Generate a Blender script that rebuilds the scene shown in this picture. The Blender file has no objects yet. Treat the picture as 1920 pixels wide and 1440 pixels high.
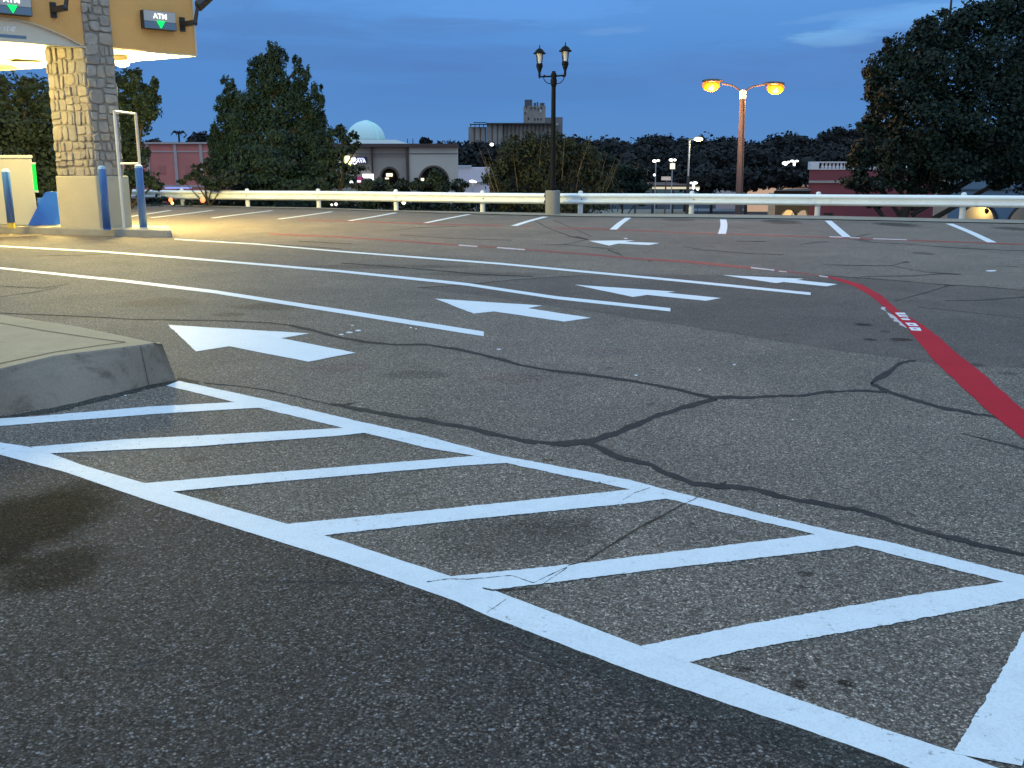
import bpy, math, random
import numpy as np
from mathutils import Vector
from mathutils.geometry import tessellate_polygon

random.seed(7)
sc = bpy.context.scene
COL = sc.collection
# ------------------------------------------------------------------ camera
H = 1.345
F = 1850.0
PITCH = math.atan(415 / F)
CP, SP = math.cos(PITCH), math.sin(PITCH)
cam_d = bpy.data.cameras.new("camera")
cam = bpy.data.objects.new("camera", cam_d)
COL.objects.link(cam)
cam.location = (0, 0, H)
cam.rotation_euler = (math.pi / 2 - PITCH, 0, 0)
cam_d.sensor_width = 36
cam_d.lens = 36 * F / 1920
cam_d.clip_end = 8000
cam_d.clip_start = 0.05
sc.camera = cam


def ray(u, v):
    x = (u - 960) / F
    y = (720 - v) / F
    return x, CP + y * SP, -SP + y * CP


def gp(u, v, z=0.0):
    """where the sight line through that spot of the photo meets the level z"""
    d = ray(u, v)
    t = (z - H) / d[2]
    return (d[0] * t, d[1] * t, z)


def at(u, v, Y):
    d = ray(u, v)
    t = Y / d[1]
    return (d[0] * t, Y, H + d[2] * t)


def mpp(Y):  # metres per photo pixel at depth Y
    return Y * CP / F


# ------------------------------------------------------------------ node helpers
class NT:
    def __init__(s, tree):
        s.t = tree
        s.n = tree.nodes
        s.l = tree.links

    def new(s, kind, ins=None, **kw):
        n = s.n.new(kind)
        for k, v in kw.items():
            setattr(n, k, v)
        if ins:
            for k, v in ins.items():
                s.put(n.inputs[k], v)
        return n

    def put(s, sock, v):
        if isinstance(v, bpy.types.NodeSocket):
            s.l.new(v, sock)
        elif isinstance(v, bpy.types.Node):
            s.l.new(v.outputs[0], sock)
        else:
            if hasattr(sock.default_value, '__len__') and not hasattr(v, '__len__'):
                v = [v] * len(sock.default_value)
            if hasattr(sock.default_value, '__len__') and len(sock.default_value) == 4 and len(v) == 3:
                v = (*v, 1)
            sock.default_value = v

    def math(s, op, a, b=None, c=None, clamp=False):
        n = s.n.new('ShaderNodeMath')
        n.operation = op
        n.use_clamp = clamp
        s.put(n.inputs[0], a)
        if b is not None: s.put(n.inputs[1], b)
        if c is not None: s.put(n.inputs[2], c)
        return n.outputs[0]

    def mix(s, f, a, b, mode='MIX'):
        n = s.n.new('ShaderNodeMix')
        n.data_type = 'RGBA'
        n.blend_type = mode
        s.put(n.inputs[0], f)
        s.put(n.inputs[6], a)
        s.put(n.inputs[7], b)
        return n.outputs[2]

    def ramp(s, f, stops, interp='LINEAR'):
        n = s.n.new('ShaderNodeValToRGB')
        cr = n.color_ramp
        cr.interpolation = interp
        while len(cr.elements) > 1: cr.elements.remove(cr.elements[0])
        for i, (p, c) in enumerate(stops):
            e = cr.elements[0] if i == 0 else cr.elements.new(p)
            e.position = p
            if not hasattr(c, '__len__'): c = (c, c, c)
            e.color = (*c, 1) if len(c) == 3 else c
        s.put(n.inputs[0], f)
        return n.outputs[0]

    def rng(s, f, a, b, lo=0.0, hi=1.0, smooth=False):
        n = s.n.new('ShaderNodeMapRange')
        if smooth: n.interpolation_type = 'SMOOTHSTEP'
        s.put(n.inputs[0], f)
        s.put(n.inputs[1], a); s.put(n.inputs[2], b); s.put(n.inputs[3], lo); s.put(n.inputs[4], hi)
        return n.outputs[0]

    def noise(s, vec, scale, detail=3, rough=0.55, dist=0.0, out=0):
        n = s.n.new('ShaderNodeTexNoise')
        s.put(n.inputs['Vector'], vec)
        s.put(n.inputs['Scale'], scale)
        s.put(n.inputs['Detail'], detail)
        s.put(n.inputs['Roughness'], rough)
        s.put(n.inputs['Distortion'], dist)
        return n.outputs[out]

    def voro(s, vec, scale, out='Distance', feature='F1', rnd=1.0):
        n = s.n.new('ShaderNodeTexVoronoi')
        n.feature = feature
        s.put(n.inputs['Vector'], vec)
        s.put(n.inputs['Scale'], scale)
        s.put(n.inputs['Randomness'], rnd)
        return n.outputs[out]


def newmat(name):
    m = bpy.data.materials.new(name)
    m.use_nodes = True
    m.node_tree.nodes.clear()
    t = NT(m.node_tree)
    out = t.new('ShaderNodeOutputMaterial')
    b = t.new('ShaderNodeBsdfPrincipled')
    t.l.new(b.outputs[0], out.inputs[0])
    t.out = out
    return m, t, b


def simple(name, col, rough=0.6, var=0.12, scale=3.0, metal=0.0, bump=0.0, spec=0.5, emit=None, estr=0.0, grime=0.0):
    """painted / plain surface with soft mottling and a little grime"""
    m, t, b = newmat(name)
    pos = t.new('ShaderNodeNewGeometry').outputs['Position']
    n1 = t.noise(pos, scale, 4, 0.6)
    lo = tuple(c * (1 - var) for c in col)
    hi = tuple(min(1, c * (1 + var)) for c in col)
    c = t.mix(t.rng(n1, 0.3, 0.7), lo, hi)
    if grime:
        g = t.rng(t.noise(pos, scale * 4.3, 5, 0.7), 0.55, 0.72)
        c = t.mix(t.math('MULTIPLY', g, grime), c, (0.05, 0.045, 0.04))
    t.put(b.inputs['Base Color'], c)
    t.put(b.inputs['Roughness'], t.rng(n1, 0.2, 0.8, rough * 0.85, min(1, rough * 1.15)))
    b.inputs['Metallic'].default_value = metal
    b.inputs['Specular IOR Level'].default_value = spec
    if bump:
        bn = t.new('ShaderNodeBump', {'Strength': bump, 'Distance': 0.02, 'Height': t.noise(pos, scale * 12, 3)})
        t.put(b.inputs['Normal'], bn)
    if emit:
        b.inputs['Emission Color'].default_value = (*emit, 1)
        b.inputs['Emission Strength'].default_value = estr
    return m


# ------------------------------------------------------------------ mesh helpers
class MB:
    def __init__(s):
        s.v = []
        s.f = []

    def poly(s, pts):
        k = len(s.v)
        s.v += [tuple(p) for p in pts]
        s.f.append(tuple(range(k, k + len(pts))))
        return s

    def box(s, x0, x1, y0, y1, z0, z1):
        return s.prism([(x0, y0), (x1, y0), (x1, y1), (x0, y1)], z0, z1)

    def prism(s, fp, z0, z1, top=None):
        """vertical prism over footprint fp; z0, z1 numbers; top = other footprint at z1"""
        n = len(fp)
        k = len(s.v)
        tp = top or fp
        s.v += [(p[0], p[1], z0) for p in fp] + [(p[0], p[1], z1) for p in tp]
        for i in range(n):
            j = (i + 1) % n
            s.f.append((k + i, k + j, k + n + j, k + n + i))
        s.f.append(tuple(k + n + i for i in range(n)))
        s.f.append(tuple(k + i for i in reversed(range(n))))
        return s

    def slab(s, pts, off):
        """closed solid: polygon pts extruded by vector off (concave allowed)"""
        n = len(pts)
        k = len(s.v)
        s.v += [tuple(p) for p in pts] + [tuple(p[i] + off[i] for i in range(3)) for p in pts]
        for i in range(n):
            j = (i + 1) % n
            s.f.append((k + i, k + j, k + n + j, k + n + i))
        s.f.append(tuple(k + i for i in reversed(range(n))))
        s.f.append(tuple(k + n + i for i in range(n)))
        return s

    def obox(s, c, ax, ay, az, hx, hy, hz):
        """box centred at c with unit axes and half sizes"""
        c = Vector(c); ax = Vector(ax).normalized(); ay = Vector(ay).normalized(); az = Vector(az).normalized()
        k = len(s.v)
        for dz in (-1, 1):
            for dy in (-1, 1):
                for dx in (-1, 1):
                    s.v.append(tuple(c + ax * dx * hx + ay * dy * hy + az * dz * hz))
        for f in ((0, 2, 3, 1), (4, 5, 7, 6), (0, 1, 5, 4), (2, 6, 7, 3), (0, 4, 6, 2), (1, 3, 7, 5)):
            s.f.append(tuple(k + i for i in f))
        return s

    def tube(s, p0, p1, r0, r1=None, n=12, caps=True):
        r1 = r0 if r1 is None else r1
        p0 = Vector(p0); p1 = Vector(p1)
        d = (p1 - p0).normalized()
        a = d.cross(Vector((0, 0, 1)))
        if a.length < 1e-3: a = Vector((1, 0, 0))
        a.normalize()
        b = d.cross(a)
        k = len(s.v)
        for p, r in ((p0, r0), (p1, r1)):
            for i in range(n):
                t = 2 * math.pi * i / n
                s.v.append(tuple(p + a * math.cos(t) * r + b * math.sin(t) * r))
        for i in range(n):
            j = (i + 1) % n
            s.f.append((k + i, k + j, k + n + j, k + n + i))
        if caps:
            s.f.append(tuple(k + i for i in reversed(range(n))))
            s.f.append(tuple(k + n + i for i in range(n)))
        return s

    def path(s, pts, r, n=8):
        for a, b in zip(pts, pts[1:]):
            s.tube(a, b, r, r, n)
        return s

    def lathe(s, c, prof, n=16):
        """prof = [(radius, z)] around vertical axis at c (x, y)"""
        k = len(s.v)
        for r, z in prof:
            for i in range(n):
                t = 2 * math.pi * i / n
                s.v.append((c[0] + r * math.cos(t), c[1] + r * math.sin(t), z))
        for q in range(len(prof) - 1):
            for i in range(n):
                j = (i + 1) % n
                s.f.append((k + q * n + i, k + q * n + j, k + (q + 1) * n + j, k + (q + 1) * n + i))
        s.f.append(tuple(k + i for i in reversed(range(n))))
        s.f.append(tuple(k + (len(prof) - 1) * n + i for i in range(n)))
        return s

    def ball(s, c, rx, ry, rz, nu=12, nv=8):
        k = len(s.v)
        for a in range(nv + 1):
            ph = math.pi * a / nv
            for i in range(nu):
                t = 2 * math.pi * i / nu
                s.v.append((c[0] + rx * math.sin(ph) * math.cos(t), c[1] + ry * math.sin(ph) * math.sin(t), c[2] + rz * math.cos(ph)))
        for a in range(nv):
            for i in range(nu):
                j = (i + 1) % nu
                s.f.append((k + a * nu + i, k + (a + 1) * nu + i, k + (a + 1) * nu + j, k + a * nu + j))
        return s


def link(name, me, mat, parent=None, loc=None):
    o = bpy.data.objects.new(name, me)
    COL.objects.link(o)
    if mat: me.materials.append(mat)
    base = None
    if parent is not None:
        o.parent = parent
    return o


def origin_of(o):
    p = Vector((0, 0, 0))
    while o is not None:
        p += o.location
        o = o.parent
    return p


def build(name, mb, mat, parent=None, base=None, smooth=False, bevel=0.0):
    """link MB (world coordinates) as one mesh object; base = origin of a top-level mesh"""
    off = origin_of(parent) if parent is not None else Vector(base or (0, 0, 0))
    me = bpy.data.meshes.new(name)
    me.from_pydata([(a - off.x, b - off.y, c - off.z) for a, b, c in mb.v], [], mb.f)
    me.validate()
    me.update()
    o = link(name, me, mat, parent)
    if parent is None: o.location = off
    if smooth:
        me.polygons.foreach_set('use_smooth', [True] * len(me.polygons))
    if bevel:
        m = o.modifiers.new('bevel', 'BEVEL')
        m.width = bevel
        m.segments = 2
        m.limit_method = 'ANGLE'
    return o


def tag(o, label, cat, group=None, kind=None):
    o['label'] = label
    o['category'] = cat
    if group: o['group'] = group
    if kind: o['kind'] = kind
    return o


def thing(name, loc, label, cat, group=None):
    o = bpy.data.objects.new(name, None)
    COL.objects.link(o)
    o.empty_display_size = 0.2
    o.location = loc
    return tag(o, label, cat, group)


def text_mesh(name, body, size, origin, ax, az, mat, parent, depth=0.01, squeeze=1.0, bold=0.0):
    """lettering lying in the plane of ax (reading direction) and az (up)"""
    cu = bpy.data.curves.new(name, 'FONT')
    cu.body = body
    cu.size = size
    cu.align_x = 'CENTER'
    cu.align_y = 'CENTER'
    cu.extrude = depth
    cu.offset = bold
    tmp = bpy.data.objects.new(name + 'x', cu)
    COL.objects.link(tmp)
    dg = bpy.context.evaluated_depsgraph_get()
    me = bpy.data.meshes.new_from_object(tmp.evaluated_get(dg))
    bpy.data.objects.remove(tmp)
    bpy.data.curves.remove(cu)
    ax = Vector(ax).normalized(); az = Vector(az).normalized(); an = ax.cross(az)
    off = Vector(origin) - (origin_of(parent) if parent is not None else Vector((0, 0, 0)))
    for v in me.vertices:
        v.co = off + ax * v.co.x * squeeze + az * v.co.y + an * v.co.z
    me.name = name
    me.materials.clear()
    return link(name, me, mat, parent)


# ------------------------------------------------------------------ world (dusk sky)
w = bpy.data.worlds.new("World")
sc.world = w
w.use_nodes = True
w.node_tree.nodes.clear()
t = NT(w.node_tree)
wout = t.new('ShaderNodeOutputWorld')
tc = t.new('ShaderNodeTexCoord').outputs['Generated']
sep = t.new('ShaderNodeSeparateXYZ', {0: tc})
X, Y, Z = sep.outputs
# elevation ramp: deep dusk blue low over the trees, brighter towards the zenith
base = t.ramp(t.rng(Z, -0.05, 1.0), [
    (0.00, (0.092, 0.225, 0.47)), (0.055, (0.108, 0.258, 0.53)), (0.11, (0.092, 0.246, 0.555)), (0.155, (0.098, 0.272, 0.61)),
    (0.205, (0.118, 0.315, 0.67)), (0.36, (0.34, 0.64, 1.04)), (0.62, (0.78, 1.14, 1.54)), (1.0, (0.84, 1.22, 1.64))])
# afterglow of the sun, which has set behind the viewer
back = t.math('MULTIPLY', t.rng(Y, 0.2, -0.9, 0, 1, True), t.rng(Z, 0.75, 0.0, 0, 1, True))
col = t.mix(t.math('MULTIPLY', back, 0.75), base, (0.98, 1.14, 1.34))
# soft high cloud, stretched along the horizon
mapc = t.new('ShaderNodeMapping', {'Vector': tc, 'Scale': (2.2, 2.2, 13.0), 'Rotation': (0.0, 0.06, 0.0)}).outputs[0]
cl = t.noise(mapc, 1.6, 6, 0.58, 0.5)
band = t.math('MULTIPLY', t.rng(cl, 0.44, 0.66, 0, 1, True), t.rng(Z, 0.02, 0.10, 0, 1, True))
col = t.mix(t.math('MULTIPLY', band, 0.55), col, (0.088, 0.195, 0.44))
mapd = t.new('ShaderNodeMapping', {'Vector': tc, 'Location': (3.1, 0.4, 1.7), 'Scale': (3.0, 3.0, 22.0)}).outputs[0]
cl2 = t.noise(mapd, 2.4, 7, 0.62, 0.9)
wisp = t.math('MULTIPLY', t.rng(cl2, 0.57, 0.74, 0, 1, True), t.rng(Z, 0.09, 0.16, 0, 1, True))
col = t.mix(t.math('MULTIPLY', wisp, 0.55), col, (0.16, 0.36, 0.72))


def cloud_mask(u, v, wu, wv, tilt=0.0, warp=0.22):
    d = Vector(ray(u, v)).normalized()
    a, b = wu / F, wv / F
    dx = t.math('SUBTRACT', X, d.x)
    dz = t.math('SUBTRACT', t.math('SUBTRACT', Z, d.z), t.math('MULTIPLY', dx, tilt))
    nz = t.math('SUBTRACT', t.noise(mapd, 9.0, 6, 0.65), 0.5)
    rr = t.math('ADD', t.math('POWER', t.math('DIVIDE', dx, a), 2), t.math('POWER', t.math('DIVIDE', dz, b), 2))
    rr = t.math('ADD', rr, t.math('MULTIPLY', nz, warp * 8))
    m = t.rng(rr, 1.0, 0.1, 0, 1, True)
    return t.math('MULTIPLY', m, t.math('GREATER_THAN', Y, 0.0))


for (u, v, wu, wv, tilt, k, c) in [
        (1565, 71, 75, 17, 0.0, 0.95, (0.18, 0.40, 0.68)),
        (1780, 22, 250, 26, 0.12, 0.75, (0.18, 0.42, 0.78)),
        (1600, 26, 120, 9, 0.1, 0.5, (0.16, 0.36, 0.70)),
        (1150, 58, 70, 8, 0.05, 0.5, (0.16, 0.33, 0.64)),
        (1000, 15, 240, 34, 0.0, 0.6, (0.13, 0.34, 0.76)),
        (700, 10, 200, 26, 0.0, 0.4, (0.12, 0.33, 0.74)),
        (830, 40, 110, 7, 0.0, 0.4, (0.10, 0.21, 0.47)),
        (1500, 130, 420, 46, 0.0, 0.35, (0.105, 0.21, 0.47)),
        (860, 110, 260, 30, 0.0, 0.30, (0.088, 0.19, 0.45)),
        (1700, 60, 200, 20, 0.1, 0.3, (0.13, 0.27, 0.58))]:
    col = t.mix(t.math('MULTIPLY', cloud_mask(u, v, wu, wv, tilt), k), col, c)
nish = t.new('ShaderNodeTexSky', sky_type='NISHITA', sun_disc=False, sun_elevation=math.radians(-3.0),
             sun_rotation=math.radians(180), air_density=1.2, dust_density=1.5)
col = t.mix(1.0, col, (1.0, 1.04, 1.09), 'MULTIPLY')
bg1 = t.new('ShaderNodeBackground', {'Color': col, 'Strength': 1.0})
bg2 = t.new('ShaderNodeBackground', {'Color': nish.outputs[0], 'Strength': 0.05})
t.l.new(t.new('ShaderNodeAddShader', {0: bg1.outputs[0], 1: bg2.outputs[0]}).outputs[0], wout.inputs[0])

# ------------------------------------------------------------------ materials
def asphalt_mat(name, base, dark, speck=1.0, stains=(), grain=110.0, contrast=1.0):
    m, t, b = newmat(name)
    pos = t.new('ShaderNodeNewGeometry').outputs['Position']
    n_big = t.noise(pos, 0.22, 4, 0.6)
    n_mid = t.noise(pos, 1.3, 5, 0.65, 0.6)
    n_fin = t.noise(pos, 14.0, 4, 0.7)
    c = t.mix(t.rng(n_big, 0.35, 0.65, 0, 1, True), dark, base)
    c = t.mix(t.rng(n_mid, 0.30, 0.75), c, t.mix(1.0, c, (0.66, 0.68, 0.71), 'MULTIPLY'))
    spots = t.math('MULTIPLY', t.rng(t.voro(pos, 1.7), 0.035, 0.06, 1, 0), t.math('GREATER_THAN', n_mid, 0.46))
    c = t.mix(t.math('MULTIPLY', spots, 0.75), c, tuple(x * 0.3 for x in dark))
    # worn dark scuffs
    sc_ = t.math('MULTIPLY', t.rng(t.noise(t.new('ShaderNodeMapping', {'Vector': pos, 'Scale': (0.6, 1.6, 1.0)}).outputs[0], 2.1, 6, 0.72, 1.0), 0.60, 0.72, 0, 1, True), 0.45)
    c = t.mix(sc_, c, tuple(x * 0.45 for x in dark))
    # aggregate: stones of a centimetre or so, each with its own tone
    cell = t.new('ShaderNodeTexVoronoi', {'Vector': pos, 'Scale': grain})
    r = t.new('ShaderNodeSeparateColor', {0: cell.outputs['Color']}).outputs[0]
    k = t.ramp(r, [(0.0, 0.22), (0.35, 0.55), (0.65, 1.0), (0.88, 1.6), (1.0, 2.8)])
    c = t.mix(0.85 * min(1, speck), c, t.mix(1.0, c, k, 'MULTIPLY'))
    # second, coarser and irregular grain so that the stones do not look evenly sized
    g2 = t.noise(pos, grain * 0.42, 3, 0.8, 1.0)
    c = t.mix(1.0, c, t.ramp(g2, [(0.30, 0.30), (0.42, 0.62), (0.50, 0.95), (0.58, 1.30), (0.70, 2.1)]), 'MULTIPLY')
    g3 = t.noise(pos, grain * 1.5, 2, 0.8)
    c = t.mix(1.0, c, t.ramp(g3, [(0.30, 0.50), (0.5, 1.0), (0.70, 1.7)]), 'MULTIPLY')
    crev = t.rng(cell.outputs['Distance'], 0.25, 0.85)
    c = t.mix(t.math('MULTIPLY', crev, 0.75 * contrast), c, tuple(x * 0.15 for x in dark))
    c = t.mix(t.rng(n_fin, 0.35, 0.75, 0.0, 0.5), c, tuple(x * 0.5 for x in dark))
    glint = t.math('GREATER_THAN', t.new('ShaderNodeSeparateColor', {0: cell.outputs['Color']}).outputs[1], 0.990)
    c = t.mix(t.math('MULTIPLY', glint, 0.5 * min(1, speck)), c, (0.36, 0.36, 0.36))  # sparkle of single stones painted into the colour
    sx = t.new('ShaderNodeSeparateXYZ', {0: pos})
    wob = t.noise(pos, 2.6, 5, 0.7)
    for (u, v, ru, rv, kk, scol) in stains:
        cx, cy, _ = gp(u, v)
        ex = abs(gp(u + ru, v)[0] - cx)
        ey = abs(gp(u, v - rv)[1] - gp(u, v + rv)[1]) / 2
        rr = t.math('ADD', t.math('POWER', t.math('DIVIDE', t.math('SUBTRACT', sx.outputs[0], cx), ex), 2),
                    t.math('POWER', t.math('DIVIDE', t.math('SUBTRACT', sx.outputs[1], cy), ey), 2))
        rr = t.math('ADD', rr, t.math('MULTIPLY', t.math('SUBTRACT', wob, 0.5), 2.6))
        c = t.mix(t.math('MULTIPLY', t.rng(rr, 1.5, 0.4, 0, 1, True), kk), c, t.mix(1.0, c, tuple(min(1.0, q_ * 7.5) for q_ in scol), 'MULTIPLY'))
    t.put(b.inputs['Base Color'], c)
    t.put(b.inputs['Roughness'], t.rng(r, 0, 1, 0.66, 0.95))
    lum = t.math('MULTIPLY', t.new('ShaderNodeSeparateColor', {0: c}).outputs[1], 2.2, clamp=True)
    t.put(b.inputs['Specular IOR Level'], t.rng(lum, 0.0, 0.35, 0.02, 0.24))
    hgt = t.math('ADD', t.math('MULTIPLY', cell.outputs['Distance'], -0.7), t.math('MULTIPLY', g2, 2.2))
    t.put(b.inputs['Normal'], t.new('ShaderNodeBump', {'Strength': 0.75, 'Distance': 0.006, 'Height': hgt}))
    return m


STN = [
    (20, 990, 150, 90, 0.88, (0.022, 0.022, 0.020)), (90, 1065, 100, 45, 0.8, (0.028, 0.028, 0.026)),
    (780, 703, 60, 8, 0.45, (0.05, 0.048, 0.05)), (1120, 660, 70, 9, 0.25, (0.10, 0.07, 0.10)),
    (640, 690, 60, 9, 0.35, (0.11, 0.075, 0.10)), (960, 710, 80, 10, 0.35, (0.11, 0.08, 0.085)),
    (300, 567, 70, 9, 0.45, (0.06, 0.05, 0.04)), (520, 574, 80, 7, 0.5, (0.055, 0.048, 0.042)),
    (430, 590, 30, 4, 0.5, (0.05, 0.045, 0.04)), (700, 500, 180, 4, 0.4, (0.05, 0.045, 0.04)), (900, 514, 120, 4, 0.4, (0.05, 0.045, 0.04)),
    (1618, 609, 18, 3, 0.85, (0.03, 0.03, 0.03)), (1632, 637, 13, 2.5, 0.8, (0.03, 0.03, 0.03)), (1690, 637, 22, 3, 0.8, (0.04, 0.03, 0.03)),
    (1660, 622, 10, 2.5, 0.5, (0.03, 0.03, 0.03)), (1465, 416, 34, 4, 0.7, (0.03, 0.03, 0.035)), (1680, 421, 36, 4, 0.8, (0.03, 0.03, 0.035)),
    (1270, 412, 30, 3, 0.6, (0.04, 0.04, 0.04)), (1900, 429, 30, 4, 0.7, (0.03, 0.03, 0.03)), (1614, 450, 14, 3, 0.6, (0.05, 0.05, 0.05)),
    (1730, 475, 20, 2.5, 0.6, (0.03, 0.03, 0.03)), (1820, 684, 26, 3, 0.5, (0.03, 0.03, 0.03)), (1890, 700, 18, 3, 0.5, (0.03, 0.03, 0.03)),
    (790, 790, 60, 12, 0.25, (0.05, 0.05, 0.05)), (700, 818, 50, 6, 0.4, (0.04, 0.04, 0.04)), (380, 925, 60, 9, 0.4, (0.04, 0.04, 0.04)),
    (960, 1005, 170, 40, 0.35, (0.035, 0.033, 0.035)), (1030, 985, 90, 20, 0.3, (0.03, 0.03, 0.03)),
    (1395, 1254, 22, 6, 0.6, (0.03, 0.028, 0.03)), (1498, 1282, 18, 10, 0.75, (0.025, 0.022, 0.022)), (1587, 1281, 18, 7, 0.75, (0.025, 0.022, 0.022)),
    (1497, 1262, 8, 4, 0.6, (0.03, 0.03, 0.03)), (1510, 1076, 16, 5, 0.7, (0.03, 0.03, 0.03)), (1500, 1100, 12, 4, 0.5, (0.03, 0.03, 0.03)),
    (370, 862, 26, 5, 0.4, (0.04, 0.04, 0.04)), (1030, 862, 12, 3, 0.6, (0.03, 0.03, 0.03)),
]
M_ASPH = asphalt_mat('worn_asphalt', (0.350, 0.276, 0.210), (0.272, 0.217, 0.168), 1.0, STN, grain=150.0)
M_SEAL = asphalt_mat('dark_sealed_asphalt', (0.182, 0.146, 0.118), (0.128, 0.105, 0.089), 1.2, STN[:2], grain=135.0, contrast=1.2)
M_PATCH = asphalt_mat('smooth_patched_asphalt', (0.225, 0.175, 0.141), (0.186, 0.147, 0.119), 0.6, STN, grain=190.0, contrast=0.7)
M_BAND = asphalt_mat('fresh_seal_strip', (0.112, 0.102, 0.086), (0.088, 0.082, 0.070), 0.7, (), grain=150.0)
M_LOWER = asphalt_mat('lower_lot_asphalt', (0.07, 0.075, 0.08), (0.045, 0.05, 0.055), 0.3)


def paint_mat(name, col, under, wear=0.5, rough=0.6, fine=110.0, tint=(0.93, 0.95, 0.97)):
    m, t, b = newmat(name)
    pos = t.new('ShaderNodeNewGeometry').outputs['Position']
    n1 = t.noise(pos, 1.7, 5, 0.6)
    c = t.mix(t.rng(n1, 0.3, 0.7), tuple(a * x for a, x in zip(col, tint)), col)
    pit = t.new('ShaderNodeTexVoronoi', {'Vector': pos, 'Scale': fine})
    c = t.mix(t.rng(pit.outputs['Distance'], 0.45, 0.95, 0.0, 0.22), c, tuple(x * 0.45 for x in col))
    chips = t.math('MULTIPLY', t.rng(t.noise(pos, 26.0, 6, 0.8), 0.60, 0.65), t.rng(t.noise(pos, 1.4, 4), 0.44, 0.60))
    c = t.mix(t.math('MULTIPLY', chips, wear), c, under)
    # fine tyre dust rubbed into the paint
    c = t.mix(t.rng(t.noise(pos, 9.0, 6, 0.8), 0.45, 0.85, 0, 0.5 * wear), c, tuple(x * 0.6 for x in col))
    t.put(b.inputs['Base Color'], c)
    b.inputs['Roughness'].default_value = rough
    b.inputs['Specular IOR Level'].default_value = 0.06 if col[0] > 3 * col[1] else 0.3
    hgt = t.math('ADD', t.math('MULTIPLY', pit.outputs['Distance'], -1.0), t.noise(pos, 40.0, 4, 0.7))
    t.put(b.inputs['Normal'], t.new('ShaderNodeBump', {'Strength': 0.4, 'Distance': 0.004, 'Height': hgt}))
    return m


M_WHITE = paint_mat('white_road_paint', (0.70, 0.70, 0.68), (0.12, 0.10, 0.08), 1.0)
M_WHITE2 = paint_mat('fresh_white_road_paint', (0.72, 0.72, 0.70), (0.14, 0.12, 0.10), 0.5)
M_RED = paint_mat('red_road_paint', (0.46, 0.010, 0.020), (0.12, 0.04, 0.04), 0.35, tint=(0.85, 0.8, 0.8))
M_REDOLD = paint_mat('faded_red_paint', (0.30, 0.06, 0.045), (0.12, 0.09, 0.08), 1.0, tint=(0.8, 1.3, 1.3))
M_PALEOLD = paint_mat('faded_white_paint', (0.55, 0.45, 0.42), (0.15, 0.12, 0.11), 1.0)
M_TAR = simple('crack_sealant_tar', (0.040, 0.036, 0.034), 0.85, 0.35, 12.0, bump=0.5, spec=0.12)
M_CRACK = simple('open_crack', (0.055, 0.047, 0.040), 0.95, 0.4, 10.0, spec=0.05)


def concrete_mat(name, col, stain_amt=0.5, joints=None):
    m, t, b = newmat(name)
    pos = t.new('ShaderNodeNewGeometry').outputs['Position']
    n = t.noise(pos, 2.5, 6, 0.65)
    c = t.mix(t.rng(n, 0.3, 0.7), tuple(x * 0.8 for x in col), col)
    f = t.noise(pos, 60, 4, 0.7)
    c = t.mix(t.rng(f, 0.4, 0.8, 0, 0.5), c, tuple(x * 0.55 for x in col))
    st = pos
    s1 = t.rng(t.noise(st, 3.2, 8, 0.78, 0.4), 0.50, 0.66, 0, 1, True)
    c = t.mix(t.math('MULTIPLY', s1, stain_amt), c, (0.075, 0.058, 0.04))
    t.put(b.inputs['Base Color'], c)
    b.inputs['Roughness'].default_value = 0.9
    b.inputs['Specular IOR Level'].default_value = 0.25
    t.put(b.inputs['Normal'], t.new('ShaderNodeBump', {'Strength': 0.5, 'Distance': 0.006, 'Height': f}))
    return m


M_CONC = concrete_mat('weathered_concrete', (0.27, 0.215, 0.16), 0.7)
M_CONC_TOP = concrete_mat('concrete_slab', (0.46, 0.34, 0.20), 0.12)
M_CONC_PALE = concrete_mat('pale_kerb_concrete', (0.30, 0.27, 0.21), 0.35)
M_PED = concrete_mat('pedestal_concrete', (0.27, 0.26, 0.24), 0.2)


# ------------------------------------------------------------------ ground
def resample(pts, step):
    out = []
    for a, b in zip(pts, pts[1:]):
        L = math.dist(a, b)
        n = max(1, int(L / step))
        for i in range(n):
            k = i / n
            out.append(tuple(a[j] + (b[j] - a[j]) * k for j in range(len(a))))
    out.append(tuple(pts[-1]))
    return out


def jitter_outline(pix, z, amp=0.006, step=0.05):
    """closed outline on the ground from photo corners, with a slightly uneven painted edge"""
    w3 = [gp(u, v, z) for u, v in pix]
    n = len(w3)
    out = []
    for i in range(n):
        a, b = w3[i], w3[(i + 1) % n]
        L = math.dist(a, b)
        k = max(1, min(60, int(L / step)))
        nx, ny = (b[1] - a[1]) / max(L, 1e-6), -(b[0] - a[0]) / max(L, 1e-6)
        for j in range(k):
            s = j / k
            d = random.uniform(-amp, amp) if j else 0
            out.append((a[0] + (b[0] - a[0]) * s + nx * d, a[1] + (b[1] - a[1]) * s + ny * d, z))
    return out


def tri_poly(mb, pts):
    k = len(mb.v)
    mb.v += [tuple(p) for p in pts]
    for tr in tessellate_polygon([[Vector(p) for p in pts]]):
        a, b, c = (Vector(pts[i]) for i in tr)
        if (b - a).cross(c - a).z < 0: tr = (tr[0], tr[2], tr[1])
        mb.f.append(tuple(k + i for i in tr))
    return mb


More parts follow.
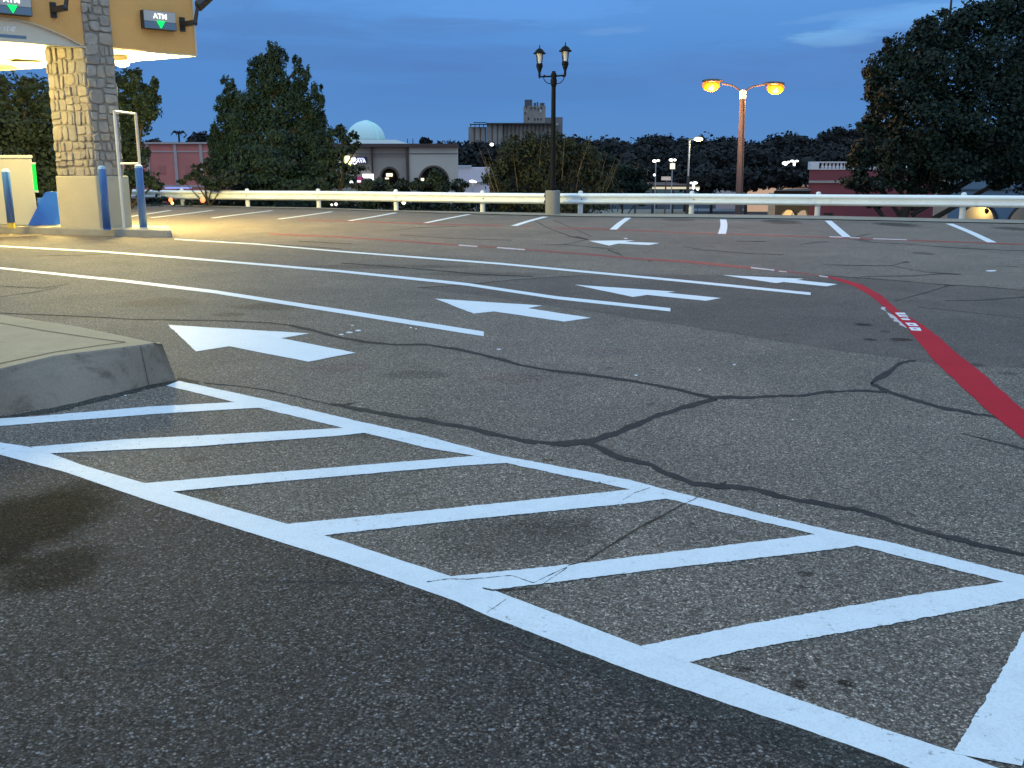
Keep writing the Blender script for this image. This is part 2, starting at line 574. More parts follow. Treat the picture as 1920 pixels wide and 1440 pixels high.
def strip(mb, top, bot, z, amp=0.004, n=80):
    """ribbon between two photo polylines (upper edge, lower edge)"""
    def samp(pl):
        d = [0]
        w3 = [gp(u, v, z) for u, v in pl]
        for a, b in zip(w3, w3[1:]): d.append(d[-1] + math.dist(a, b))
        res = []
        for i in range(n + 1):
            s = d[-1] * i / n
            j = 0
            while j < len(d) - 2 and d[j + 1] < s: j += 1
            k = (s - d[j]) / max(d[j + 1] - d[j], 1e-9)
            a, b = w3[j], w3[j + 1]
            res.append((a[0] + (b[0] - a[0]) * k, a[1] + (b[1] - a[1]) * k))
        return res
    A, B = samp(top), samp(bot)
    k = len(mb.v)
    da = db = 0
    for (a, b) in zip(A, B):
        L = math.dist(a, b) or 1e-6
        ux, uy = (a[0] - b[0]) / L, (a[1] - b[1]) / L
        da = da * 0.5 + random.uniform(-amp, amp)
        db = db * 0.5 + random.uniform(-amp, amp)
        mb.v.append((a[0] + ux * da, a[1] + uy * da, z))
        mb.v.append((b[0] - ux * db, b[1] - uy * db, z))
    for i in range(n):
        mb.f.append((k + 2 * i, k + 2 * i + 1, k + 2 * i + 3, k + 2 * i + 2))
    return mb


def pline(mb, pts, z, amp=0.004, wob=0.0, n=60):
    """ribbon from (u, v, thickness in photo rows) control points"""
    P = resample(pts, 14)
    P2 = []
    w_ = 0
    for i, (u, v, th) in enumerate(P):
        w_ = w_ * 0.6 + random.uniform(-wob, wob)
        P2.append((u, v + w_ * max(th, 1.5) * 0.25, th * (1 + (random.uniform(-0.3, 0.3) if wob else 0))))
    return strip(mb, [(u, v - th / 2) for u, v, th in P2], [(u, v + th / 2) for u, v, th in P2], z, amp, max(n, len(P2)))


def structure(name, mb, mat, label=None, cat=None, parent=None, **kw):
    o = build(name, mb, mat, parent, **kw)
    o['kind'] = 'structure'
    if name.split('_')[0] in ('pavement', 'road', 'patched', 'sealed'):
        o.scale.z = 0.4   # paint and sealant are thin skins
    if label: o['label'] = label
    if cat: o['category'] = cat
    return o


# lot edge, followed along the foot of the guardrail
EDGE = [(-900, 368), (-300, 374), (100, 379), (245, 382), (343, 384.2), (465, 387), (598, 389), (743, 394), (905, 397), (1088, 400), (1296, 401), (1532, 404), (1803, 410), (1920, 412), (2300, 420), (3200, 440)]
edge3 = [gp(u, v) for u, v in EDGE]
lot = MB()
tri_poly(lot, [(-60, -12, 0), (60, -12, 0), (60, edge3[-1][1], 0)] + list(reversed(edge3)) + [(-60, edge3[0][1], 0)])
structure('ground', lot, M_ASPH, 'worn grey asphalt of the upper parking lot with cracks', 'parking lot')

# embankment and lower ground
emb = MB()
k0 = len(emb.v)
rows = [(0.0, -0.012), (0.5, -0.25), (3.0, -1.6), (14.0, -7.0)]
EE = [(-60, edge3[0][1], 0)] + edge3 + [(60, edge3[-1][1], 0)]
for dy, z in rows:
    for p in EE: emb.v.append((p[0], p[1] + dy, z))
n = len(EE)
for r_ in range(3):
    for i in range(n - 1):
        emb.f.append((k0 + r_ * n + i, k0 + r_ * n + i + 1, k0 + (r_ + 1) * n + i + 1, k0 + (r_ + 1) * n + i))
M_SOIL = simple('bare_soil_bank', (0.05, 0.045, 0.03), 0.95, 0.4, 1.5, bump=0.8)
structure('terrain_bank', emb, M_SOIL, 'dark bank falling away behind the guardrail', 'bank')
low = MB()
low.poly([(-2500, 20, -7.02), (2500, 20, -7.02), (2500, 260, -7.02), (-2500, 260, -7.02)])
structure('lower_ground', low, M_LOWER, 'dark lower car park beyond the guardrail', 'car park')
# hill beyond
hill = MB()
NX, NY = 60, 30
for j in range(NY + 1):
    for i in range(NX + 1):
        x = -900 + 1800 * i / NX
        y = 260 + 2600 * (j / NY) ** 2
        r_ = min(1, max(0, (y - 260) / 240))
        z = -7.02 + 11 * r_ + 2.5 * math.sin(x * 0.011 + 1) * r_ + (max(0, x - 60) * 0.012) * r_
        if y > 900: z -= (y - 900) * 0.01
        hill.v.append((x, y, z))
for j in range(NY):
    for i in range(NX):
        a = j * (NX + 1) + i
        hill.f.append((a, a + 1, a + NX + 2, a + NX + 1))
structure('hill', hill, simple('hill_undergrowth', (0.02, 0.028, 0.018), 0.95, 0.4, 0.05), 'dark wooded rise on the skyline', 'hill')
far = MB()
far.poly([(-6000, 2800, -14), (6000, 2800, -14), (6000, 7000, -14), (-6000, 7000, -14)])
far.poly([(-6000, 200, -7.3), (-890, 200, -7.3), (-890, 2850, -14.2), (-6000, 2850, -14.2)])
far.poly([(890, 200, -7.3), (6000, 200, -7.3), (6000, 2850, -14.2), (890, 2850, -14.2)])
structure('far_ground', far, simple('far_land', (0.03, 0.035, 0.03), 0.95, 0.3, 0.02))

# concrete edge strip under the rail
es = MB()
strip(es, [(u, v + 0.3) for u, v in EDGE[2:-1]], [(u, v + 2.0 + 4.2 * min(1, max(0, (u - 700) / 500))) for u, v in EDGE[2:-1]], 0.02, 0.03, 160)
structure('kerb_edge', es, M_CONC_PALE, 'pale concrete strip along the foot of the guardrail', 'kerb')

# dark sealed zone below the hatched area
BOT = [(-700, 640), (-300, 740), (0, 851), (124, 884), (276, 936), (444, 989), (622, 1044), (853, 1124), (907, 1149), (1191, 1258), (1467, 1351), (1653, 1416), (1740, 1450), (2100, 1590)]
seal = MB()
pts = [gp(u, v - 6, 0.003) for u, v in BOT] + [(1.6, 0.4, 0.003), (-7, 0.4, 0.003)]
tri_poly(seal, pts)
structure('sealed_ground_surface', seal, M_SEAL, 'darker coarse asphalt nearest to the viewer', 'asphalt')
# darker patched lane
patch = MB()
PL = [(782, 539), (830, 546), (873, 550), (1007, 570), (1140, 588), (1280, 609), (1447, 637), (1580, 657), (1680, 670), (1780, 685), (1920, 690), (2300, 735)]
PU = [(2300, 575), (1920, 546), (1847, 538), (1780, 535), (1647, 524), (1547, 517), (1400, 516), (1240, 514), (1100, 515), (973, 523), (880, 533)]
tri_poly(patch, jitter_outline(PL + PU, 0.003, 0.02, 0.25))
structure('patched_road_surface', patch, M_PATCH, 'darker smooth asphalt patch across the lanes', 'asphalt patch')
band_ = MB()
strip(band_, [(u, v - 3) for u, v in BOT[7:]], [(u, v + d) for (u, v), d in zip(BOT[7:], (4, 26, 46, 52, 58, 62, 66))], 0.0055, 0.008, 90)
structure('sealed_strip_surface', band_, M_BAND, 'smooth dark seal strip beside the hatched zone', 'seal strip')

# ------------------------------------------------------------------ painted markings
TOP_T = [(335, 713), (500, 748), (670, 788), (800, 816), (920, 849), (1182, 898), (1222, 909), (1467, 971), (1583, 998), (1653, 1011), (1920, 1077), (2150, 1134)]
TOP_B = [(312, 722), (450, 755), (640, 800), (800, 838), (889, 853), (951, 867), (1182, 916), (1249, 933), (1529, 1000), (1607, 1021), (1880, 1088), (2100, 1146)]
LOW_T = [(-700, 612), (-300, 716), (0, 828), (53, 836), (93, 848), (156, 871), (267, 903), (338, 924), (536, 980), (609, 1002), (844, 1078), (920, 1102), (1200, 1208), (1293, 1239), (1400, 1275), (1653, 1362), (1790, 1407), (1990, 1480)]
hat = MB()
strip(hat, TOP_T, TOP_B, 0.0060, 0.0028, 420)
strip(hat, LOW_T, BOT, 0.0065, 0.0028, 460)
S = [
    ([(-350, 800), (0, 783), (67, 779), (277, 761), (447, 752), (470, 751)], [(-350, 819), (0, 797), (300, 774), (483, 763), (500, 762)]),
    ([(58, 836), (233, 822), (640, 801), (650, 801)], [(80, 849), (100, 848), (367, 835), (640, 815), (690, 809)]),
    ([(258, 905), (400, 893), (853, 856), (890, 853)], [(318, 920), (533, 900), (853, 872), (950, 866)]),
    ([(530, 981), (800, 955), (1190, 915)], [(600, 1002), (853, 974), (1178, 942), (1252, 933)]),
    ([(840, 1079), (1067, 1056), (1535, 999)], [(915, 1104), (1262, 1062), (1551, 1029), (1608, 1021)]),
    ([(1198, 1209), (1400, 1168), (1700, 1115), (1886, 1088)], [(1288, 1240), (1400, 1215), (1700, 1162), (1920, 1120), (1985, 1110)]),
]
for i, (a, b) in enumerate(S): strip(hat, a, b, 0.0071, 0.0028, 200)
strip(hat, [(1788, 1409), (1833, 1330), (1877, 1257), (1920, 1182), (1985, 1085)], [(1915, 1432), (1960, 1340), (2010, 1250), (2060, 1170), (2120, 1100)], 0.0077, 0.0028, 120)
structure('pavement_hatch_marking', hat, M_WHITE, 'freshly painted white ladder hatching of a no parking zone', 'hatched marking')

arrows = [
    ([(315, 608), (580, 624), (527, 633), (667, 660), (578, 677), (430, 648), (367, 658)], 'large white arrow beside the raised concrete corner'),
    ([(815, 559), (1017, 572), (990, 577), (1108, 595), (1057, 602), (927, 583), (888, 587)], 'white arrow on pale asphalt at the edge of the darker patch'),
    ([(1077, 533), (1267, 546), (1250, 548), (1352, 558), (1323, 563), (1213, 552), (1187, 556)], 'white arrow on the dark patch between two lane lines'),
    ([(1355, 515), (1507, 522), (1493, 524), (1570, 532), (1550, 536), (1470, 528), (1455, 530)], 'white arrow whose tail meets the start of the wide red band'),
    ([(1104, 451), (1190, 450), (1173, 453), (1237, 455), (1217, 459), (1160, 456), (1142, 460)], 'smallest white arrow near the parking stalls by the guardrail'),
]
for p, lab in arrows:
    mb = MB(); tri_poly(mb, jitter_outline(p, 0.0072, 0.005, 0.08))
    structure('road_arrow_marking', mb, M_WHITE2, lab, 'painted arrow')

lanes = [
    ([(-420, 488, 2.5), (0, 502, 3.4), (233, 526, 4.8), (400, 546, 6), (640, 583, 7.6), (907, 625, 9)], 'white lane line ending before the large near arrow'),
    ([(-420, 446, 1.8), (0, 461, 2.3), (187, 471, 2.8), (333, 482, 3.2), (640, 508, 4.2), (873, 532, 5), (1040, 557, 5.6), (1257, 580, 6)], 'middle white lane line running across the dark patch'),
    ([(327, 448, 1.7), (480, 457, 2.0), (640, 471, 2.5), (940, 494, 3.3), (1280, 526, 4.2), (1520, 550, 4.8)], 'white lane line starting at the end of the concrete island'),
]
for p, lab in lanes:
    mb = MB(); pline(mb, p, 0.0066, 0.004)
    structure('road_line_marking', mb, M_WHITE2, lab, 'lane line')

stalls = [((228, 408), (320, 394), 3.0), ((283, 408), (400, 394), 3.2), ((398, 408.5), (510, 394.5), 3.5), ((522, 410.5), (622, 396.5), 4), ((655, 413.5), (742, 398.5), 5), ((798, 417.5), (880, 401.5), 6),
          ((964, 423), (1023, 406), 13), ((1150, 430), (1178, 408), 24), ((1353.5, 438), (1356, 411), 13), ((1588, 444), (1553, 413.5), 15), ((1860, 454), (1780, 419), 19)]
where = ['thin white stall line seen past the ladder frame', 'white stall line in front of the coral building', 'white stall line below the coral building and the open sign',
         'white stall line in front of the large conifer', 'white stall line in front of the beige arcade building', 'white stall line under the second arch of the beige building',
         'white stall line beside the concrete lamp pedestal', 'white stall line just above the smallest arrow', 'upright white stall line in front of the orange lit lamp post',
         'white stall line in front of the maroon building', 'white stall line in front of the blue arched building']
for (a, b, wd), lab in zip(stalls, where):
    A = gp(*a, 0.0066); B = gp(*b, 0.0066)
    L = math.dist(A, B)
    hw = 0.062 if a[0] < 800 else 0.075
    nx, ny = (B[1] - A[1]) / L * hw, -(B[0] - A[0]) / L * hw
    mb = MB()
    bend = random.uniform(-0.05, 0.05)
    q = []
    for i in range(7):
        s = i / 6
        cx = A[0] + (B[0] - A[0]) * s + nx / hw * bend * math.sin(s * math.pi)
        cy = A[1] + (B[1] - A[1]) * s + ny / hw * bend * math.sin(s * math.pi)
        q.append((cx, cy))
    k = 0
    for (x, y) in q:
        mb.v.append((x + nx, y + ny, 0.0066)); mb.v.append((x - nx, y - ny, 0.0066))
    for i in range(6): mb.f.append((2 * i, 2 * i + 1, 2 * i + 3, 2 * i + 2))
    structure('pavement_stall_marking', mb, M_WHITE2, lab, 'stall line')

red = MB()
R_UP = [(1548, 517), (1566, 519), (1617, 533), (1653, 553), (1683, 580), (1733, 610), (1763, 633), (1793, 660), (1840, 697), (1870, 723), (1893, 743), (1920, 768), (2040, 880)]
R_LO = [(1548, 519), (1556, 521), (1600, 535), (1633, 554), (1663, 578), (1700, 613), (1733, 653), (1763, 687), (1815, 733), (1850, 767), (1893, 800), (1920, 822), (2010, 905)]
strip(red, R_UP, R_LO, 0.0072, 0.006, 120)
fire = structure('pavement_fire_lane_marking', red, M_RED, 'wide deep red band curving across the asphalt', 'fire lane band')
# lettering block on the red band
let = MB()
for q in ([(1678, 585), (1696, 585), (1704, 594), (1687, 593)], [(1688, 595.5), (1703, 596), (1708, 599), (1693, 598.5)],
          [(1697, 603.5), (1716, 604.5), (1723, 610.5), (1704, 609.5)], [(1704, 612), (1725, 613), (1728, 619), (1709, 618)]):
    tri_poly(let, [gp(u, v, 0.0092) for u, v in q])
o = build('lettering', let, M_WHITE2, fire)
# the worn letter strokes inside the blocks
ls = MB()
for q in ([(1684, 587.5), (1699, 588.2), (1700.2, 589.4), (1685, 588.6)], [(1688.5, 590.6), (1702, 591.4), (1703, 592.3), (1689.5, 591.6)],
          [(1705, 606), (1712, 606.6), (1714, 608), (1706.5, 607.5)], [(1712, 614), (1719, 614.6), (1720.5, 616), (1713.5, 615.5)]):
    tri_poly(ls, [gp(u, v, 0.0108) for u, v in q])
build('lettering_gap', ls, M_RED, fire)
ov = MB()
strip(ov, [(1655, 575), (1668, 584), (1682, 597), (1702, 614)], [(1648, 575), (1662, 586), (1678, 601), (1696, 614)], 0.0045, 0.02, 20)
structure('pavement_overspray_marking', ov, M_PALEOLD, 'pale overspray along the red band', 'paint overspray')

reds = [
    ([(505, 438, 1.6), (640, 444, 1.8), (760, 452, 2), (860, 459, 2), (980, 467, 2.2), (1100, 476, 2.6), (1200, 485, 3), (1290, 490, 4.5), (1380, 499, 5), (1440, 505, 2.6), (1500, 511, 2.2), (1548, 518, 2.2)], 'long thin red line joining the wide red band'),
    ([(560, 412, 1.0), (667, 415, 1.3), (760, 418, 1.5), (945, 423, 1.6)], 'thin faded red line crossing the stalls by the beige building'),
    ([(1041, 429, 1.4), (1060, 427.5, 1.8), (1110, 428, 1.8), (1280, 436, 1.8), (1420, 440, 1.9), (1545, 444.5, 2.0), (1700, 450, 2.0), (1920, 457.5, 2.2), (2300, 470, 2.4)], 'thin red line crossing the stalls below the guardrail'),
    ([(980, 424.4, 1.4), (997, 424.8, 1.4)], 'short red dash between two red lines'),
]
for p, lab in reds:
    mb = MB(); pline(mb, p, 0.0058, 0.01)
    structure('pavement_red_line_marking', mb, M_REDOLD, lab, 'red line')
wl = MB()
pline(wl, [(860, 459, 2.0), (895, 461.5, 2.0)], 0.0078, 0.02)
pline(wl, [(932, 463.5, 2.2), (984, 467.5, 2.2)], 0.0078, 0.02)
pline(wl, [(1408, 501, 2.4), (1452, 506, 2.4)], 0.0078, 0.01)
pline(wl, [(1460, 507.5, 1.6), (1475, 509, 1.6)], 0.0078, 0.01)
pline(wl, [(1536, 516.5, 2.0), (1552, 518.5, 2.0)], 0.0082, 0.01)
pline(wl, [(1555, 443.2, 1.8), (1580, 444.2, 1.8)], 0.0078, 0.02)
pline(wl, [(1594, 445, 1.6), (1612, 445.6, 1.6)], 0.0078, 0.02)
pline(wl, [(1637, 447, 1.6), (1700, 449, 1.6)], 0.0078, 0.02)
structure('pavement_letter_marking', wl, M_PALEOLD, 'worn white lettering on the thin red lines', 'worn lettering')
ch = MB()
for (u, v, a, b) in [(640, 626, 7, 1.6), (655, 622, 10, 1.8), (672, 618.5, 8, 2), (661, 609, 5, 1), (770, 613, 3, 1.6), (780, 615.5, 2, 2), (935, 653.5, 6, 1.5), (1193, 702, 5, 1.6),
                     (1377, 682, 4, 1.6), (1312, 692, 2, 1.4), (1858, 507, 14, 2), (1173, 446.5, 6, 1.2), (235, 740, 3, 1.6), (1163, 945, 2, 2), (1461, 946, 2, 1.6), (1486, 785, 3, 1.4)]:
    tri_poly(ch, [gp(u + a * 0.8 * math.cos(q) * random.uniform(.7, 1.1), v + 0.75 * b * math.sin(q) * random.uniform(.7, 1.1), 0.0076) for q in [i * math.pi / 4 for i in range(8)]])
structure('pavement_paint_chip_marking', ch, M_WHITE2, 'small splashes of white paint scattered on the asphalt', 'paint splashes')

# tar-sealed cracks
tar = MB()
TZ = 0.0046
cr = [
    [(545, 609, 5), (585, 618, 6), (640, 632, 5), (700, 642, 5), (740, 646, 4), (790, 645, 4), (850, 652, 5.5), (900, 664, 6), (960, 680, 6), (1020, 692, 6), (1100, 702, 6), (1200, 716, 6), (1260, 726, 6.5), (1300, 737, 7), (1345, 746, 8)],
    [(1335, 746, 7), (1400, 744, 5), (1510, 740, 5), (1550, 733, 6), (1620, 732, 4), (1662, 733, 5)],
    [(1662, 733, 9), (1645, 722, 12), (1632, 717, 9), (1645, 705, 12), (1665, 697, 11), (1685, 680, 9), (1700, 676, 6), (1718, 675, 3)],
    [(1655, 730, 8), (1700, 745, 7), (1760, 762, 7), (1830, 775, 6), (1882, 782, 3)],
    [(1345, 746, 8), (1290, 760, 9), (1240, 775, 12), (1200, 790, 13), (1160, 807, 15), (1120, 823, 14), (1070, 829, 10)],
    [(620, 757, 3), (640, 759, 9), (700, 770, 8), (790, 785, 8), (860, 797, 10), (920, 814, 10), (980, 826, 9), (1060, 830, 10), (1100, 827, 12)],
    [(1095, 826, 12), (1130, 845, 14), (1160, 860, 14), (1215, 867, 12), (1250, 885, 12), (1300, 907, 12), (1340, 911, 13), (1400, 915, 10), (1500, 936, 11), (1600, 953, 10), (1700, 983, 10), (1800, 1010, 10), (1920, 1040, 10), (2200, 1110, 12)],
    [(1340, 910, 8), (1363, 902, 3)],
]
for i, p in enumerate(cr): pline(tar, [(a_, b_, c_ * 0.72) for a_, b_, c_ in p], TZ + 0.0003 * (i % 4), 0.008, 1.0)
structure('pavement_tar_line', tar, M_TAR, 'wide branching tar sealed cracks across the asphalt', 'sealed crack')
ck = MB()
CRK = [
    [(0, 586, 1.6), (40, 588, 2), (150, 592, 1.8), (250, 598, 2), (400, 600, 2), (500, 604, 2.4), (545, 609, 3)],
    [(383, 717, 2.5), (440, 722, 2), (500, 730, 1.6), (560, 743, 2), (620, 757, 2)],
    [(640, 758, 3), (668, 753, 2)],
    [(1680, 563, 2), (1737, 548, 2.5), (1780, 535, 3)], [(1770, 533, 5), (1788, 535, 4)],
    [(1780, 534, 2.4), (1847, 537, 1.8), (1920, 544, 1.8), (2100, 556, 2)],
    [(1547, 516, 1.6), (1647, 523, 1.8), (1780, 534, 2)],
    [(1613, 518, 1.6), (1713, 517, 1.6), (1767, 513, 2), (1800, 514, 1.4)],
    [(1543, 496, 1.4), (1633, 498, 1.6), (1673, 497, 1.6), (1697, 491, 1.6)], [(1694, 490.5, 3), (1706, 491, 3)],
    [(1673, 498, 1.2), (1740, 510, 1.4), (1800, 514, 1.6)],
    [(1773, 563, 2), (1830, 563, 2.5), (1885, 559, 3), (1920, 556, 3), (2000, 550, 3)],
    [(1803, 811, 2), (1847, 822, 4), (1920, 840, 5), (1990, 858, 5)],
    [(1600, 445, 1.6), (1618, 441, 1.6), (1633, 438, 1.6)], [(1611, 447, 5), (1618, 447, 5)],
    [(1000, 412, 2), (1027, 427, 2.2), (1070, 443, 2.2), (1103, 449, 2)], [(1103, 448, 1.6), (1057, 458, 1.4), (1020, 458, 1.2)],
    [(1037, 412, 1.4), (1075, 428, 1.4), (1110, 443, 1.6)], [(1080, 443, 2), (1103, 449, 2)],
    [(1057, 458, 1.2), (1120, 464, 1.6), (1153, 467, 1.8), (1173, 485, 2.6)], [(1140, 468, 2.2), (1165, 478, 2)], [(1215, 488, 2.2), (1230, 487, 2.8)],
    [(1500, 458, 1.6), (1530, 454, 1.6), (1553, 453, 1.2)], [(1380, 452, 1), (1435, 452, 1.6)], [(1280, 462, 1), (1318, 468, 1.4), (1400, 475, 1.2), (1470, 477, 1.4)],
    [(1614, 453, 1.4), (1700, 457, 1.4), (1800, 465, 1.6), (1920, 470, 1.6)],
    [(1870, 498, 1.2), (1910, 500, 2)], [(1720, 575, 1.4), (1800, 583, 1.2), (1920, 596, 1.4)],
    [(782, 539, 1.6), (880, 533, 2), (973, 523, 1.6), (1100, 515, 1.4)],
    [(640, 493, 2.4), (720, 498, 2), (800, 505, 2.8), (900, 514, 2.6), (1000, 518, 2)], [(640, 470, 1), (700, 479, 1.4)],
    [(0, 536, 1.2), (80, 540, 1.4), (130, 531, 1.2)], [(0, 556, 1), (60, 548, 1.2), (110, 538, 1)], [(60, 480, 1), (150, 478, 1), (210, 474, 1)],
    [(730, 432, 1), (780, 427, 1), (860, 424, 1)], [(750, 440, 1.2), (860, 447, 1), (960, 450, 1.2)],
    [(560, 452, 2), (660, 457, 1.4)], [(420, 452, 1.4), (640, 466, 1.4)],
    [(868, 1168, 6), (890, 1158, 4), (908, 1148, 3)],
    [(905, 1188, 4), (960, 1215, 5), (1060, 1255, 5), (1160, 1292, 5), (1300, 1345, 5.5), (1420, 1390, 6), (1560, 1440, 6), (1700, 1490, 6)],
    [(475, 1087, 2.5), (560, 1089, 3.5), (640, 1090, 3), (720, 1091, 3), (760, 1092, 2)],
    [(230, 1255, 2), (260, 1242, 4), (320, 1230, 2)],
]
for i, p in enumerate(CRK): pline(ck, [(a_, b_, c_ * 0.62) for a_, b_, c_ in p], TZ + 0.0002 + 0.0003 * (i % 3), 0.003, 0.6)
structure('pavement_crack_line', ck, M_CRACK, 'thin open cracks wandering over the asphalt', 'cracks')
# cracks opened through the paint
cp_ = MB()
for i, p in enumerate([
    [(1065, 1057, 3), (1100, 1047, 4), (1150, 1015, 4), (1200, 985, 5), (1240, 965, 5), (1278, 944, 3.5)],
    [(1278, 944, 1.5), (1300, 934, 1.5), (1322, 922, 2), (1335, 910, 2)],
    [(1167, 940, 2), (1172, 955, 3), (1175, 975, 3)], [(1168, 935, 1.2), (1190, 922, 1.4), (1218, 912, 1.4)],
    [(880, 1083, 1.6), (960, 1076, 1.4), (1000, 1090, 1.6), (1063, 1060, 1.6)], [(985, 1108, 4), (1020, 1090, 1.6), (1063, 1062, 1.6)],
    [(905, 1100, 4), (925, 1104, 5), (1000, 1100, 3)], [(912, 1146, 2), (935, 1130, 1.6), (948, 1120, 1.4)],
    [(800, 1088, 1.2), (840, 1082, 1.4), (880, 1083, 1.2)]]):
    pline(cp_, [(a_, b_, c_ * 0.6) for a_, b_, c_ in p], 0.0084 + 0.0002 * (i % 3), 0.002, 0.9)
structure('pavement_paint_crack_line', cp_, M_CRACK, 'hairline cracks breaking through the white hatching', 'cracks')

# raised concrete corner
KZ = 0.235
kt_front = [(-420, 765), (0, 692), (100, 668), (262, 648), (294, 643), (304, 645)]
kb_front = [(-420, 860), (0, 778), (100, 765), (280, 722), (318, 714), (330, 712)]
def even(pl, k):
    d = [0]
    for a, b in zip(pl, pl[1:]): d.append(d[-1] + math.dist(a, b))
    out = []
    for i in range(k + 1):
        q = d[-1] * i / k
        j = 0
        while j < len(d) - 2 and d[j + 1] < q: j += 1
        f_ = (q - d[j]) / (d[j + 1] - d[j])
        out.append(tuple(pl[j][m] + (pl[j + 1][m] - pl[j][m]) * f_ for m in range(3)))
    return out


tf = even([gp(u, v, KZ) for u, v in kt_front], 90)
bf = even([gp(u, v, 0.0) for u, v in kb_front], 90)
tb = [gp(u, v, KZ) for u, v in [(285, 641.5), (270, 638), (145, 612), (0, 590), (-420, 535)]]
kt = MB()
tri_poly(kt, [(p[0] - 0.004, p[1] + 0.03, p[2]) for p in tf[:-1]] + [(tf[-1][0] - 0.03, tf[-1][1] + 0.012, KZ)] + tb)
plat = thing('raised_platform', (tf[-1][0], tf[-1][1], 0), 'raised concrete walkway corner with a stained sloping kerb face', 'raised kerb')
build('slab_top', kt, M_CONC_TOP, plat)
kf = MB()
n = len(tf)
NF = 6
for i in range(n):
    for (s, bk, dn) in ((0, 0, 0), (0.35, 0, 0), (0.7, 0, 0), (0.93, 0.0, 0.012), (0.985, 0.007, 0.005), (1.0, 0.017, 0.0015), (1.0, 0.03, 0.0)):
        p = [bf[i][q] + (tf[i][q] - bf[i][q]) * s for q in range(3)]
        if i == n - 1: kf.v.append((p[0] - bk, p[1] + bk * 0.4, p[2] - dn))
        else: kf.v.append((p[0] - bk * 0.13, p[1] + bk, p[2] - dn))
for i in range(n - 1):
    for j in range(NF):
        a = i * (NF + 1) + j
        kf.f.append((a, a + NF + 1, a + NF + 2, a + 1))
bb = [(p[0] + 0.02, p[1] + 0.03, 0) for p in tb]
back_w = [tf[-1]] + tb
bot_w = [bf[-1]] + bb
k = len(kf.v)
kf.v += [tuple(p) for p in back_w] + [tuple(p) for p in bot_w]
m_ = len(back_w)
for i in range(m_ - 1): kf.f.append((k + i, k + m_ + i, k + m_ + i + 1, k + i + 1))
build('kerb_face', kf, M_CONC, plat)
jn = MB()
a = gp(264, 649, KZ - 0.004); b2 = gp(280, 722.5, 0.001)
dirk = Vector(b2) - Vector(a)
jn.poly([Vector(a) + Vector((-0.003, -0.006, 0.0)), Vector(a) + Vector((0.003, -0.006, 0.0)), Vector(b2) + Vector((0.003, -0.008, 0)), Vector(b2) + Vector((-0.003, -0.008, 0))])
pline(jn, [(-100, 690, 1.2), (0, 681, 1.2), (100, 660, 1.0), (180, 648, 0.9), (235, 641, 0.8)], KZ + 0.003, 0.001)
pline(jn, [(0, 605, 0.8), (80, 619, 0.9), (180, 634, 0.9), (235, 641, 0.9)], KZ + 0.003, 0.001)
build('joint_gap', jn, simple('joint_dirt', (0.09, 0.072, 0.05), 0.95, 0.3, 10.0), plat)
gr = MB()
pline(gr, [(-200, 821, 10), (0, 783, 10), (100, 768, 9), (180, 748, 8), (280, 725, 6), (335, 714, 5)], 0.0048, 0.01, 0.8)
pline(gr, [(332, 709, 5), (350, 712, 9), (372, 716, 4)], 0.0052, 0.01, 0.5)
structure('pavement_grit_line', gr, M_BAND, 'dark grit gathered at the foot of the sloping kerb', 'grit')

# ------------------------------------------------------------------ guardrail
M_RAIL = simple('white_painted_steel', (0.80, 0.82, 0.79), 0.45, 0.06, 1.2, bump=0.1, grime=0.2)
M_POST = simple('white_post_paint', (0.70, 0.71, 0.69), 0.6, 0.1, 3.0, grime=0.3)
M_BOLT = simple('rusty_bolt', (0.12, 0.08, 0.06), 0.7, 0.3)
posts_l = [(232, 382.5), (343, 385), (465, 388), (598, 390), (743, 395), (905, 398)]
posts_r = [(1088, 401), (1296, 402), (1532, 405), (1803, 411), (2110, 419), (2460, 429)]
topv = {232: 355, 343: 357, 465: 357.5, 598: 358, 743: 359.5, 905: 361.5, 1022: 362.5, 1050: 362.5, 1088: 362.5, 1296: 363, 1532: 364.5, 1803: 366, 2110: 368, 2460: 371, -60: 350, 100: 353}


def ground_depth(u, v):
    return gp(u, v)[1]


def rail_pt(u, v):
    """rail line point: depth of the foot at u, heights of rail top"""
    Y0 = gp(u, v)[1] - 0.16
    p = at(u, topv[u], Y0)
    return Vector((p[0], p[1], 0)), p[2]


